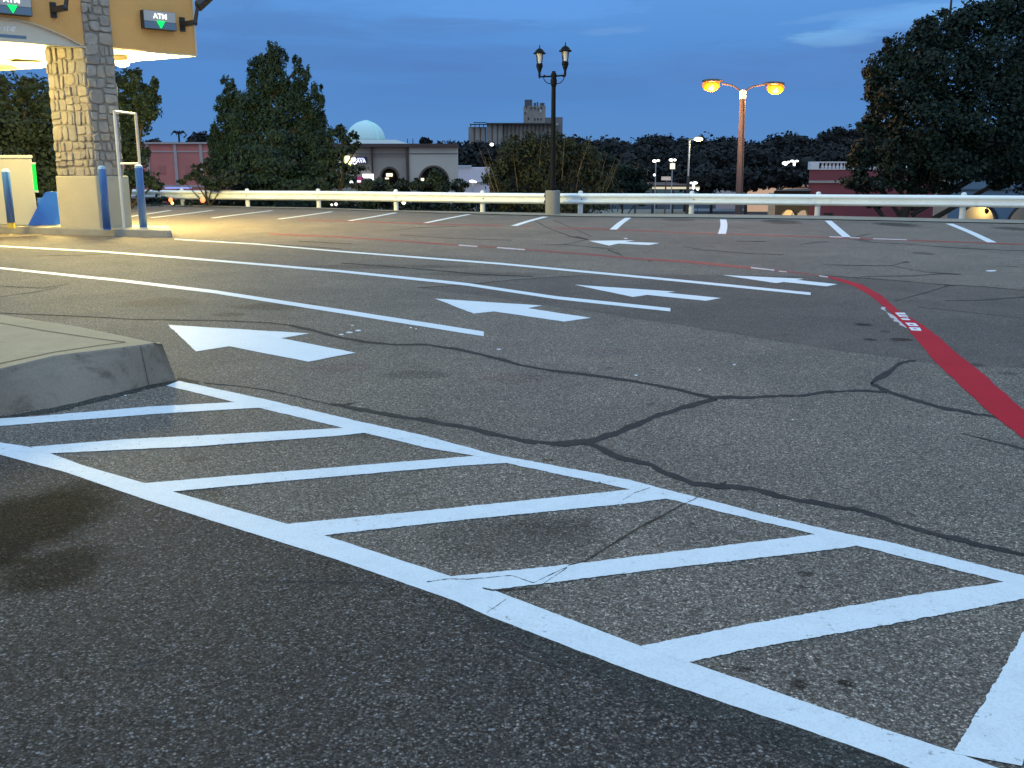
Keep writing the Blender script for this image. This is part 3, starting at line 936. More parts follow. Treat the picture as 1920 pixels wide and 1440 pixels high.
def guardrail(label, pts, posts, loc):
    g = thing('guardrail', loc, label, 'guardrail', 'guardrails')
    # W-beam profile (offset towards viewer, drop from the top)
    prof = [(0.0, 0.0), (0.03, 0.008), (0.078, 0.04), (0.084, 0.068), (0.078, 0.085), (0.015, 0.115), (0.0, 0.14), (0.015, 0.165), (0.078, 0.195), (0.084, 0.212), (0.078, 0.24), (0.02, 0.272), (0.0, 0.28)]
    mb = MB()
    m = len(prof)
    P = [rail_pt(u, v) for u, v in pts]
    for i, (c, z) in enumerate(P):
        a = P[max(0, i - 1)][0]; b = P[min(len(P) - 1, i + 1)][0]
        d = (b - a).normalized()
        nrm = Vector((d.y, -d.x, 0))
        if nrm.y > 0: nrm = -nrm
        for th in (0, 0.006):
            for (o_, dz) in prof:
                q = c + nrm * (o_ - th)
                mb.v.append((q.x, q.y, z - dz))
    st = 2 * m
    for i in range(len(P) - 1):
        for j in range(m - 1):
            a = i * st + j
            mb.f.append((a, a + st, a + st + 1, a + 1))
            a += m
            mb.f.append((a, a + 1, a + st + 1, a + st))
        a = i * st
        mb.f.append((a, a + m, a + st + m, a + st))
        a = i * st + m - 1
        mb.f.append((a, a + st, a + st + m, a + m))
    build('beam', mb, M_RAIL, g)
    for (u, v) in posts:
        p = gp(u, v)
        z = rail_pt(u, v)[1]
        pm = MB()
        pm.lathe((p[0], p[1]), [(0.068, -0.05), (0.068, z - 0.01), (0.062, z + 0.03), (0.045, z + 0.055), (0.015, z + 0.065)], 14)
        build('post', pm, M_POST, g, smooth=False)
        bm = MB()
        for dx in (0.02,):
            bm.tube((p[0] + dx, p[1] - 0.178, z - 0.155 + 0.02 * dx), (p[0] + dx, p[1] - 0.20, z - 0.155), 0.016, 0.014, 8)
        build('bolt', bm, M_BOLT, g)
    return g


def v_at(u, tab):
    for (a, va), (b, vb) in zip(tab, tab[1:]):
        if a <= u <= b: return va + (vb - va) * (u - a) / (b - a)


ALL = [(-60, 375)] + [(100, 379.5)] + posts_l + [(1022, 400), (1050, 400.5)] + posts_r
guardrail('long white steel guardrail running from the stone column to the lamp pedestal', [(-60, 375), (100, 379.5)] + posts_l + [(1022, 400)], posts_l, gp(598, 390))
guardrail('white steel guardrail from the lamp pedestal past the big round tree', [(1050, 400.5)] + posts_r, posts_r, gp(1532, 405))

# ------------------------------------------------------------------ twin lantern street lamp
M_BLACK = simple('black_cast_iron', (0.004, 0.005, 0.006), 0.7, 0.2, 6.0, spec=0.15)
m, t, b = newmat('frosted_lantern_glass')
b.inputs['Base Color'].default_value = (0.50, 0.46, 0.42, 1)
b.inputs['Roughness'].default_value = 0.4
b.inputs['Transmission Weight'].default_value = 0.25
pos = t.new('ShaderNodeNewGeometry').outputs['Position']
t.put(b.inputs['Base Color'], t.mix(t.rng(t.noise(pos, 7, 3), .3, .7), (0.62, 0.55, 0.48), (0.80, 0.74, 0.68)))
M_FROST = m
pb = gp(1036, 403)
LD = pb[1]
lamp = thing('street_lamp', (pb[0], pb[1], 0), 'black twin lantern street lamp on a round concrete pedestal', 'street lamp')
px = mpp(LD)
zt = at(1036, 357, LD)[2]
mb = MB().lathe((pb[0], pb[1]), [(0.195, -0.1), (0.195, zt - 0.02), (0.18, zt), (0.0, zt + 0.001)], 28)
build('pedestal', mb, M_PED, lamp)


def zv(v, Y=LD): return at(1036, v, Y)[2]


cx, cy = pb[0], pb[1]
mb = MB().lathe((cx, cy), [(0.09, zt), (0.09, zt + 0.06), (0.075, zt + 0.10), (0.072, zt + 0.9), (0.064, zt + 0.95), (0.056, zv(164)), (0.056, zv(161))], 18)
build('pole', mb, M_BLACK, lamp, smooth=True)
mb = MB().lathe((cx, cy), [(0.056, zv(163)), (0.077, zv(158)), (0.085, zv(152)), (0.068, zv(146)), (0.077, zv(141)), (0.068, zv(138)), (0.045, zv(136)), (0.05, zv(133.5)), (0.0, zv(133.4))], 16)
build('finial', mb, M_BLACK, lamp, smooth=True)
for sgn, ux, vtop, varm in ((-1, 1011.5, 84, 144), (1, 1059.5, 79, 141)):
    p = at(ux, varm, LD)
    arm = MB().tube((cx, cy, zv(143)), (p[0], cy, p[2]), 0.022, 0.02, 10)
    # scroll bracket below the arm
    pts = []
    for i in range(9):
        a = math.radians(-90 + i * 16)
        pts.append((cx + sgn * (0.06 + 0.20 * (0.1 + math.cos(math.radians(90 - i * 11)) * 0.95)), cy, zv(157) + 0.20 * (1 - math.cos(math.radians(i * 11)))))
    arm.path(pts, 0.012, 6)
    arm.ball((pts[-1][0] - sgn * 0.03, cy, pts[-1][2]), 0.03, 0.03, 0.03, 8, 6)
    build('arm', arm, M_BLACK, lamp)
    x0, z0 = p[0], p[2]
    hh = (at(ux, vtop, LD)[2] - z0)
    s = hh / 63.0   # metres per photo row inside the lantern
    lan = MB().lathe((x0, cy), [(0.0, z0 - 4 * s), (1.2 * s, z0 - 3 * s), (2.0 * s, z0), (2.6 * s, z0 + 3 * s), (2.4 * s, z0 + 8 * s), (6.2 * s, z0 + 19 * s), (7.2 * s, z0 + 21.5 * s), (6.4 * s, z0 + 24 * s), (6.6 * s, z0 + 26 * s), (0.0, z0 + 26.2 * s)], 8)
    L = build('lantern', lan, M_BLACK, lamp)
    cage = MB()
    for i in range(4):
        a = math.pi / 4 + i * math.pi / 2
        cage.tube((x0 + 6.3 * s * math.cos(a), cy + 6.3 * s * math.sin(a), z0 + 26 * s), (x0 + 9.6 * s * math.cos(a), cy + 9.6 * s * math.sin(a), z0 + 46 * s), 0.8 * s, 0.8 * s, 6)
    build('cage', cage, M_BLACK, L)
    glass = MB().lathe((x0, cy), [(4.9 * s, z0 + 26.3 * s), (7.4 * s, z0 + 45.8 * s)], 16)
    build('lamp_glass', glass, M_FROST, L, smooth=False)
    cap = MB().lathe((x0, cy), [(12.6 * s, z0 + 45 * s), (12.8 * s, z0 + 47 * s), (10.2 * s, z0 + 48.5 * s), (6.5 * s, z0 + 53.5 * s), (2.2 * s, z0 + 56 * s), (0.9 * s, z0 + 57 * s), (1.2 * s, z0 + 59 * s), (0.6 * s, z0 + 63 * s), (0.0, z0 + 63.2 * s)], 16)
    build('lantern_roof', cap, M_BLACK, L)

# ------------------------------------------------------------------ ATM island, canopy, kiosk
ISZ = 0.135
f1, f2, f3 = gp(0, 437), gp(180, 441.5), gp(322, 446)
d = (Vector(f3) - Vector(f1)).normalized()
nb = Vector((-d.y, d.x, 0))
if nb.y < 0: nb = -nb
E1 = Vector(f3)
E0 = Vector(f3) - d * 14
isl = MB()
r = 0.10
fp = [E0, E1 - d * r, E1 - d * r * 0.3 + nb * r * 0.3, E1 * (1 + r / E1.y), E1 * (1 + 1.2 / E1.y) - d * 0.02, E1 * (1 + 1.35 / E1.y) - d * 0.12, E0 + nb * 1.5]
isl.prism([(p.x, p.y) for p in fp], -0.05, ISZ, [(p.x + nb.x * 0.01, p.y + nb.y * 0.01) for p in fp])
M_ISL = concrete_mat('island_concrete', (0.42, 0.38, 0.30), 0.2)
tag(build('traffic_island', isl, M_ISL, base=(E1.x, E1.y, 0), bevel=0.02), 'low pale concrete island under the canopy carrying the stone column', 'traffic island')

M_GOLD = simple('golden_stucco', (0.80, 0.41, 0.125), 0.85, 0.05, 2.0, bump=0.4)
M_SOFFIT = simple('cream_soffit', (0.30, 0.275, 0.21), 0.7, 0.04, 1.0)
M_PANEL = simple('pale_grey_panel', (0.72, 0.61, 0.46), 0.8, 0.05, 2.0, bump=0.2)
M_TRIM = simple('cream_trim', (0.62, 0.52, 0.36), 0.6, 0.05)
ZS = 3.415
ZT = 4.85
Q0 = Vector(gp(366, 103.5, ZS))
A1 = Vector(gp(0, 75, ZS))
B1 = Vector(gp(0, 131, ZS))
fd = (A1 - Q0).normalized()
sd = (B1 - Q0).normalized()
QA = Q0 + fd * 12
QB = Q0 + sd * 11
QC = QA + sd * 11
fn = Vector((-fd.y, fd.x, 0))
if fn.y > 0: fn = -fn   # outward normal of the front
loc_c = gp(187, 428, 0)
canopy = thing('drive_through_canopy', loc_c, 'golden stucco drive through canopy with a flagstone column and cream soffit', 'canopy')


def onfront(u, v, off=0.0):
    """point of the canopy front (vertical plane through Q0 along fd, moved outward by off)"""
    d_ = Vector(ray(u, v))
    o_ = Vector((0, 0, H))
    q = Q0 + fn * off
    tt = (q - o_).dot(fn) / d_.dot(fn)
    return o_ + d_ * tt


body = MB()
i3 = lambda p, z: (p.x, p.y, z)
# roof body set back a little behind the fascias
ins = -fn * 0.05
body.prism([(p.x, p.y) for p in (QA + ins, Q0 + ins + sd * 0.02, QB, QC)], ZS + 0.02, ZT - 0.1)
build('soffit', body, M_SOFFIT, canopy)
# gold front fascia with an arched cut-out
arc_pix = [(153, 83.5), (120, 68), (90, 55), (60, 44), (30, 37), (0, 34), (-40, 35), (-90, 42), (-150, 58), (-200, 76)]
arc = [onfront(u, v, 0.04) for u, v in arc_pix]
arc[0].z = ZS + 0.01
arc[-1].z = ZS + 0.01
o4 = fn * 0.04
poly = [(Q0 + o4).x, (Q0 + o4).y]
gold = [i3(Q0 + o4, ZS), i3(Q0 + o4, ZT)] + [i3(QA + o4, ZT), i3(QA + o4, ZS)] + [tuple(a) for a in reversed(arc)]
gm = MB()
gm.slab(gold, tuple(-fn * 0.08))
me_f = gm
build('fascia', gm, M_GOLD, canopy)
pn = MB()
pa, pz = arc[0], max(a.z for a in arc) + 0.05
p0_ = Vector((arc[0].x, arc[0].y, 0)); p1_ = Vector((arc[-1].x, arc[-1].y, 0))
pn.slab([i3(p0_ - fn * 0.03, ZS + 0.005), i3(p0_ - fn * 0.03, pz), i3(p1_ - fn * 0.03, pz), i3(p1_ - fn * 0.03, ZS + 0.005)], tuple(-fn * 0.04))
build('arch_panel', pn, M_PANEL, canopy)
# side fascia
sm = MB()
sn = Vector((-sd.y, sd.x, 0))
if sn.x < 0: sn = -sn
sm.slab([i3(Q0 + fn * 0.0, ZS), i3(Q0, ZT), i3(QB, ZT), i3(QB, ZS)], tuple(-sn * 0.06))
build('side_fascia', sm, M_GOLD, canopy)
tm = MB()
tm.obox((Q0 + QA) / 2 + fn * 0.03 + Vector((0, 0, 0.0 - 0.014)), fd, fn, (0, 0, 1), (QA - Q0).length / 2, 0.03, 0.013)
tm.obox((Q0 + QB) / 2 + Vector((0, 0, 0.0 - 0.014)) - sn * 0.02, sd, sn, (0, 0, 1), (QB - Q0).length / 2 - 0.05, 0.03, 0.012)
tm.obox(Q0 + fn * 0.01 - fd * 0.0 + Vector((0, 0, (ZT - ZS) / 2)) + (fn * 0.04), fd, fn, (0, 0, 1), 0.02, 0.006, (ZT - ZS) / 2)
for a, b_ in zip(arc, arc[1:]):
    tm.tube(a + fn * 0.012, b_ + fn * 0.012, 0.014, 0.014, 6)
build('trim', tm, M_TRIM, canopy)

# column
c0 = Vector(gp(188, 428, ISZ)); c1 = Vector(gp(113, 425, ISZ)); c2 = Vector(gp(249, 425.5, ISZ))
da = (c1 - c0); dbv = (c2 - c0)
M_BASE = simple('smooth_cream_stucco', (0.52, 0.45, 0.32), 0.85, 0.05, 2.5, bump=0.25)
bz = at(187, 330.5, c0.y)[2]
colm = MB()
colm.prism([(p.x, p.y) for p in (c0, c2, c1 + c2 - c0, c1)], ISZ - 0.02, bz)
cbase = build('column_base', colm, M_BASE, canopy, bevel=0.015)
la, lb = da.length, dbv.length
ua, ub = da.normalized(), dbv.normalized()
k0_ = c0 + ua * 0.05 + ub * 0.05
sa, sb = la - 0.05, lb - 0.11
m, t, b = newmat('flagstone')
gi = t.new('ShaderNodeNewGeometry')
pos = gi.outputs['Position']
rnd = gi.outputs['Random Per Island']
cst = t.ramp(rnd, [(0.0, (0.38, 0.33, 0.27)), (0.3, (0.46, 0.41, 0.34)), (0.55, (0.34, 0.31, 0.27)), (0.75, (0.50, 0.42, 0.31)), (1.0, (0.28, 0.25, 0.22))])
nn = t.noise(pos, 9, 6, 0.7)
cst = t.mix(t.rng(nn, .35, .75, 0, 0.6), cst, (0.20, 0.15, 0.10))
t.put(b.inputs['Base Color'], cst)
b.inputs['Roughness'].default_value = 0.9
t.put(b.inputs['Normal'], t.new('ShaderNodeBump', {'Strength': 0.9, 'Distance': 0.02, 'Height': t.noise(pos, 22, 5, 0.7)}))
M_STONE = m
M_MORTAR = simple('mortar', (0.30, 0.26, 0.21), 0.95, 0.2, 8.0, bump=0.5)
core = MB()
core.prism([(p.x, p.y) for p in (k0_, k0_ + ub * sb, k0_ + ub * sb + ua * sa, k0_ + ua * sa)], bz - 0.001, ZT + 0.3)
build('column_core', core, M_MORTAR, canopy)
stones = MB()
rs = random.Random(11)


def lay(org, axis, nrm, width, z0, z1):
    """irregular flagstones laid on one face of the column"""
    def rec(x0, x1, a, b_, depth):
        w_, h_ = x1 - x0, b_ - a
        if (w_ < 0.30 and h_ < 0.30) and (rs.random() < 0.6 or min(w_, h_) < 0.15) or depth > 6 or min(w_, h_) < 0.10:
            g = 0.010
            j = lambda: rs.uniform(-0.02, 0.02)
            th = rs.uniform(0.018, 0.045)
            qs = [(x0 + g + j(), a + g + j()), (x1 - g + j(), a + g + j()), (x1 - g + j(), b_ - g + j()), (x0 + g + j(), b_ - g + j())]
            # cut corners for a rough slab outline
            out = []
            for i in range(4):
                p, pr, nx_ = qs[i], qs[i - 1], qs[(i + 1) % 4]
                c_ = rs.uniform(0.08, 0.28)
                out.append((p[0] + (pr[0] - p[0]) * c_, p[1] + (pr[1] - p[1]) * c_))
                c_ = rs.uniform(0.08, 0.28)
                out.append((p[0] + (nx_[0] - p[0]) * c_, p[1] + (nx_[1] - p[1]) * c_))
            cxm = sum(p[0] for p in out) / 8; czm = sum(p[1] for p in out) / 8
            k = len(stones.v)
            for (sc2, dd) in ((1.0, 0.0), (1.0, th * 0.6), (0.86, th)):
                for (x, z) in out:
                    P = org + axis * (cxm + (x - cxm) * sc2) + nrm * (dd + (rs.uniform(-.004, .004) if sc2 < 1 else 0))
                    stones.v.append((P.x, P.y, czm + (z - czm) * sc2))
            for q in range(2):
                for i in range(8):
                    jj = (i + 1) % 8
                    stones.f.append((k + q * 8 + i, k + q * 8 + jj, k + (q + 1) * 8 + jj, k + (q + 1) * 8 + i))
            stones.f.append(tuple(k + 16 + i for i in range(8)))
            return
        s = rs.uniform(0.35, 0.65)
        if h_ > w_ * rs.uniform(0.6, 1.5):
            m2 = a + h_ * s; rec(x0, x1, a, m2, depth + 1); rec(x0, x1, m2, b_, depth + 1)
        else:
            m2 = x0 + w_ * s; rec(x0, m2, a, b_, depth + 1); rec(m2, x1, a, b_, depth + 1)
    z = z0
    while z < z1:
        h_ = min(rs.uniform(0.5, 0.8), z1 - z)
        if z1 - z - h_ < 0.2: h_ = z1 - z
        rec(0, width, z, z + h_, 0)
        z += h_


na = ub.cross(Vector((0, 0, 1)))
if na.dot(ua) > 0: na = -na      # outward of the face along ub
nb_ = ua.cross(Vector((0, 0, 1)))
if nb_.dot(ub) > 0: nb_ = -nb_   # outward of the face along ua
lay(k0_, ua, nb_, sa, bz, ZS)
lay(k0_, ub, na, sb, bz, ZT + 0.3)
lay(k0_ + ua * sa, ub, -na, sb, bz, ZS)
lay(k0_ + ub * sb, ua, -nb_, sa, bz, ZS)
build('stone_cladding', stones, M_STONE, canopy)

# ATM signs on the fascia
M_SG = simple('grey_sign_face', (0.50, 0.47, 0.42), 0.4, 0.05)
M_SB = simple('blue_sign_band', (0.14, 0.20, 0.27), 0.4, 0.05)
M_SK = simple('dark_sign_case', (0.03, 0.03, 0.03), 0.5, 0.1)


def emit(name, col, s):
    m, t, b = newmat(name)
    b.inputs['Base Color'].default_value = (*[min(1, c) for c in col], 1)
    b.inputs['Emission Color'].default_value = (*col, 1)
    b.inputs['Emission Strength'].default_value = s
    return m


M_LETW = emit('lit_white_letter', (1.0, 0.93, 0.85), 1.3)
M_GREEN = emit('lit_green_arrow', (0.0, 0.85, 0.12), 1.1)
M_GREEN2 = emit('lit_green_tip', (0.25, 1.0, 0.55), 1.0)
rd = -fd  # reading direction (away to the far corner)


def atm_sign(u0, v0, u1, v1, label):
    """box sign between photo corners (upper near, lower far)"""
    P = onfront((u0 + u1) / 2, (v0 + v1) / 2, 0.0)
    a = onfront(u0, (v0 + v1) / 2); b_ = onfront(u1, (v0 + v1) / 2)
    wd = (b_ - a).length
    hg = onfront((u0 + u1) / 2, v0).z - onfront((u0 + u1) / 2, v1).z
    root = thing('atm_sign', tuple(P + fn * 0.04), label, 'sign', 'lit signs on the canopy front')
    c = P + fn * 0.11
    up = Vector((0, 0, 1))
    build('sign_case', MB().obox(c, rd, fn, up, wd / 2, 0.068, hg / 2), M_SK, root, bevel=0.01)
    f = MB()
    f.obox(c + fn * 0.073 + up * hg * 0.20, rd, fn, up, wd / 2 - 0.012, 0.006, hg * 0.28)
    build('sign_face', f, M_SG, root, bevel=0.004)
    build('sign_band', MB().obox(c + fn * 0.073 - up * hg * 0.29, rd, fn, up, wd / 2 - 0.012, 0.007, hg * 0.19), M_SB, root, bevel=0.004)
    text_mesh('lettering', 'ATM', hg * 0.40, tuple(c + fn * 0.083 + up * hg * 0.20), rd, up, M_LETW, root, 0.004, 1.0, 0.002)
    tr = MB()
    cc = c + fn * 0.086 - up * hg * 0.22
    w2, h2 = hg * 0.24, hg * 0.32
    tr.slab([tuple(cc - rd * w2 + up * h2 * 0.5), tuple(cc + rd * w2 + up * h2 * 0.5), tuple(cc - up * h2 * 0.7)], tuple(fn * 0.02))
    build('arrow_light', tr, M_GREEN, root)
    return root


atm_sign(262, 23, 323, 57, 'small grey and blue lit ATM sign between the column and the canopy corner')
atm_sign(-22, -9, 53, 29, 'larger lit ATM sign above the arched clearance panel')
# clearance sign
P = onfront(8, 60)
root = thing('clearance_sign', tuple(P), 'grey clearance sign with a blue foot on the arched panel', 'sign')
up = Vector((0, 0, 1))
a = onfront(-60, 55); b_ = onfront(48, 60)
cc = (a + b_) / 2; cc.z = onfront(48, 60).z
hg = onfront(48, 47).z - onfront(48, 75).z
wd = (b_ - a).length
build('sign_face', MB().obox(cc - fn * 0.01, rd, fn, up, wd / 2, 0.015, hg / 2), M_SG, root)
build('sign_band', MB().obox(cc + fn * 0.009 - up * hg * 0.38, rd, fn, up, wd / 2, 0.004, hg * 0.11), M_SB, root)
text_mesh('lettering', "Clearance 11'-0\"", hg * 0.46, tuple(cc + fn * 0.010 + up * hg * 0.10), rd, up, simple('pale_letter', (0.85, 0.85, 0.82), 0.5), root, 0.003, 0.8, 0.003)

# floodlights on arms
M_FLOOD = simple('dark_bronze_metal', (0.030, 0.026, 0.022), 0.45, 0.2)


def floodlight(u, v, label, head_dir, lit):
    P = onfront(u, v, 0.04)
    root = thing('floodlight', tuple(P), label, 'floodlight', 'floodlights on the canopy front')
    build('bracket', MB().obox(P + fn * 0.02, rd, fn, up, 0.05, 0.02, 0.13), M_FLOOD, root)
    e = P + fn * 0.42 + rd * 0.06
    build('arm', MB().obox((P + e) / 2 + fn * 0.02, (e - P), up.cross(e - P), up, (e - P).length / 2, 0.045, 0.045), M_FLOOD, root)
    kn = MB()
    top = e + up * 0.30 + head_dir * 0.08
    kn.tube(e - up * 0.03, top, 0.04, 0.035, 8)
    kn.ball(e, 0.055, 0.055, 0.055, 8, 6)
    build('knuckle', kn, M_FLOOD, root)
    hd = (head_dir * 0.75 + up * 0.65).normalized()
    sx = hd.cross(Vector((0.2, 0.9, 0.1))).normalized()
    sy = hd.cross(sx).normalized()
    build('lamp_head', MB().obox(top + hd * 0.19, hd, sx, sy, 0.20, 0.07, 0.11), M_FLOOD, root, bevel=0.03)
    if lit:
        build('lens', MB().obox(top + hd * 0.19 - fn * 0.115, hd, up.cross(hd), fn, 0.14, 0.07, 0.006), emit('flood_lens', (1.0, 0.85, 0.55), 3.0), root)
    return root, top + hd * 0.19


floodlight(341, 46, 'dark floodlight on a bent arm at the far corner of the canopy', rd, False)
_, fl = floodlight(99, 19, 'lit floodlight on an arm beside the column washing the fascia', rd, True)

# soffit lights
M_LAMP = emit('lit_soffit_lens', (1.0, 0.84, 0.52), 14.0)
l1 = gp(48, 119, ZS - 0.04)
root = thing('ceiling_light', (l1[0], l1[1], ZS), 'round glowing dish light under the soffit beyond the column', 'ceiling light', 'soffit lights')
build('housing', MB().lathe((l1[0], l1[1]), [(0.20, ZS - 0.001), (0.34, ZS - 0.03), (0.34, ZS - 0.05)], 24), M_TRIM, root)
build('diffuser', MB().lathe((l1[0], l1[1]), [(0.0, ZS - 0.11), (0.20, ZS - 0.10), (0.31, ZS - 0.051)], 24), M_LAMP, root)
l2 = gp(228, 107, ZS - 0.02)
root = thing('ceiling_light', (l2[0], l2[1], ZS), 'small square box light glowing under the soffit beside the column', 'ceiling light', 'soffit lights')
build('housing', MB().box(l2[0] - 0.17, l2[0] + 0.17, l2[1] - 0.15, l2[1] + 0.15, ZS - 0.10, ZS - 0.001), M_TRIM, root)
build('diffuser', MB().lathe((l2[0], l2[1]), [(0.05, ZS - 0.20), (0.13, ZS - 0.17), (0.15, ZS - 0.101)], 16), M_LAMP, root)


def lamp_light(name, kind, loc, energy, col, size=0.3, rot=None, spot=None):
    ld = bpy.data.lights.new(name, kind)
    ld.energy = energy
    ld.color = col
    if kind == 'AREA':
        ld.shape = 'DISK'
        ld.size = size
    else:
        ld.shadow_soft_size = size
    if kind == 'SPOT':
        ld.spot_size = spot
        ld.spot_blend = 0.6
    o_ = bpy.data.objects.new(name, ld)
    COL.objects.link(o_)
    o_.location = loc
    if rot: o_.rotation_euler = rot
    return o_


WARM = (1.0, 0.82, 0.29)
lamp_light('soffit_light_glow', 'POINT', (l1[0], l1[1], ZS - 0.35), 2700, WARM, 0.35)
lamp_light('soffit_light_glow', 'POINT', (l2[0] + 0.1, l2[1] + 0.1, ZS - 0.34), 2500, WARM, 0.3)
p3 = Vector((-10.2, 17.7, 0))
lamp_light('soffit_light_glow', 'POINT', (p3.x, p3.y, ZS - 0.35), 480, WARM, 0.5)
root = thing('ceiling_light', (p3.x, p3.y, ZS), 'dish light under the soffit outside the picture', 'ceiling light', 'soffit lights')
build('diffuser', MB().lathe((p3.x, p3.y), [(0.0, ZS - 0.11), (0.20, ZS - 0.10), (0.31, ZS - 0.02)], 24), M_LAMP, root)
fo = lamp_light('floodlight_glow', 'SPOT', tuple(fl + fd * 0.25 + up * 0.1), 5, (1.0, 0.8, 0.5), 0.08, rot=(-fn * 0.8 + fd * 0.45 + up * 0.3).to_track_quat('-Z', 'Y').to_euler(), spot=math.radians(80))

# bollards
M_BLUE = simple('blue_bollard_sleeve', (0.055, 0.16, 0.42), 0.35, 0.06, 3.0)
M_YEL = simple('yellow_foot', (0.60, 0.42, 0.05), 0.6)


def bollard(u, vb, ub_, vt, label, foot=False):
    p = gp(u, vb, ISZ)
    h_ = at(u, vt, p[1])[2]
    r_ = 7.2 * mpp(p[1])
    root = thing('bollard', (p[0], p[1], ISZ), label, 'bollard', 'blue bollards on the island')
    build('sleeve', MB().lathe((p[0], p[1]), [(r_, ISZ + (0.10 if foot else 0.0)), (r_, h_ - 0.05), (r_ * 0.9, h_ - 0.025), (r_ * 0.6, h_ - 0.006), (0, h_)], 20), M_BLUE, root, smooth=True)
    build('cap', MB().lathe((p[0], p[1]), [(r_ * 1.03, h_ - 0.055), (r_ * 0.93, h_ - 0.02), (r_ * 0.55, h_ + 0.002), (0, h_ + 0.006)], 20), simple('pale_blue_cap', (0.35, 0.50, 0.62), 0.4), root)
    build('foot', MB().lathe((p[0], p[1]), [(r_ * (0.9 if foot else 1.04), ISZ - 0.01), (r_ * (0.9 if foot else 1.04), ISZ + (0.12 if foot else 0.015))], 20), M_YEL if foot else M_BLUE, root)


bollard(201, 430, 0, 311, 'blue bollard standing against the corner of the column base')
bollard(269, 426, 0, 309, 'blue bollard nearest to the guardrail at the tip of the island')
bollard(22, 427, 0, 317, 'blue bollard with a yellow foot in front of the cash machine', True)

# ladder-like clearance frame
M_WPIPE = simple('white_pipe', (0.70, 0.66, 0.58), 0.4, 0.05)
pl_ = Vector(gp(233, 427.5, ISZ)); pr_ = Vector(gp(271, 422, ISZ))
ztop = at(213, 207, pl_.y)[2]
root = thing('pipe_frame', tuple(pl_), 'tall narrow white pipe frame with two crossbars beside the column', 'pipe frame')
for p in (pl_, pr_):
    build('leg', MB().tube(p, (p.x, p.y, ztop), 0.028, 0.028, 10), M_WPIPE, root)
for z in (ztop - 0.02, at(230, 307, pl_.y)[2]):
    build('crossbar', MB().tube((pl_.x, pl_.y, z), (pr_.x, pr_.y, z), 0.02, 0.02, 8), M_WPIPE, root)

# ATM kiosk
kx = Vector(gp(72, 423.5, ISZ))
kd = -d
kn_ = nb
ktop = at(64, 297, kx.y)[2]
M_KIOSK = simple('cream_machine_panel', (0.55, 0.52, 0.43), 0.5, 0.04, 1.5)
root = thing('cash_machine', tuple(kx), 'cream drive up cash machine cabinet with a green lit edge', 'cash machine')
kn_ = (Vector((kx.x * 1.045, kx.y * 1.045, 0)) - Vector((kx.x, kx.y, 0))).normalized()
kfp = [kx, kx + kn_ * 0.85, kx + kn_ * 0.85 + kd * 1.6, kx + kd * 1.6]
build('cabinet', MB().prism([(p.x, p.y) for p in kfp], ISZ, ktop), M_KIOSK, root, bevel=0.02)
build('cabinet_cap', MB().prism([(p.x, p.y) for p in (kx - kd * 0.03 - kn_ * 0.03, kx + kn_ * 0.88 - kd * 0.03, kx + kn_ * 0.88 + kd * 1.63, kx + kd * 1.63 - kn_ * 0.03)], ktop, ktop + 0.06), simple('pale_cap', (0.62, 0.60, 0.52), 0.5), root, bevel=0.012)
zg0, zg1 = at(68, 357, kx.y)[2], at(68, 308, kx.y)[2]
gc = kx - kd * 0.035 + kn_ * 0.02
build('green_light', MB().obox((gc.x, gc.y, (zg0 + zg1) / 2), kd, kn_, up, 0.045, 0.05, (zg1 - zg0) / 2), emit('green_edge_light', (0.0, 0.62, 0.05), 1.0), root)
for z in (zg0 - 0.02, zg1 + 0.02):
    build('light_bracket', MB().obox((gc.x, gc.y, z), kd, kn_, up, 0.06, 0.06, 0.018), simple('pale_bracket', (0.6, 0.6, 0.58), 0.4), root)
# blue guard wing
wy = kx.y - 0.05
M_WING = simple('blue_guard_panel', (0.02, 0.13, 0.60), 0.4, 0.06)
w_ = [at(u, v, wy) for u, v in [(52, 423), (84, 361), (90, 359.5), (106, 360), (113, 421.5)]]
root = thing('equipment_guard', tuple(gp(82, 423, ISZ)), 'bright blue sloping guard between the cash machine and column', 'guard')
build('side_plate', MB().slab([tuple(p) for p in w_], (0, 0.06, 0)), M_WING, root)
w2_ = [at(u, v, wy + 0.3) for u, v in [(70, 421), (70, 371), (86, 370), (108, 369), (108, 420)]]
build('rear_plate', MB().slab([tuple(p) for p in w2_], (0, 0.06, 0)), M_WING, root)
build('grey_box', MB().slab([tuple(at(u, v, wy + 0.12)) for u, v in [(105, 372), (114, 372), (114, 412), (105, 412)]], (0, 0.15, 0)), simple('grey_steel_box', (0.25, 0.26, 0.27), 0.4), root)

# ------------------------------------------------------------------ foliage
def leaf_mat(name, c1, c2, c3, trans=0.15):
    m, t, b = newmat(name)
    g = t.new('ShaderNodeNewGeometry')
    r = g.outputs['Random Per Island']
    n = t.noise(g.outputs['Position'], 0.9, 3, 0.6)
    c = t.ramp(r, [(0.0, c1), (0.6, c2), (1.0, c3)])
    c = t.mix(t.rng(n, 0.35, 0.7, 0, 0.55), c, c1)
    t.put(b.inputs['Base Color'], c)
    b.inputs['Roughness'].default_value = 0.7
    b.inputs['Specular IOR Level'].default_value = 0.2
    tr = t.new('ShaderNodeBsdfTranslucent', {'Color': c})
    mx = t.new('ShaderNodeMixShader', {0: trans, 1: b.outputs[0], 2: tr.outputs[0]})
    t.l.new(mx.outputs[0], t.out.inputs[0])
    return m


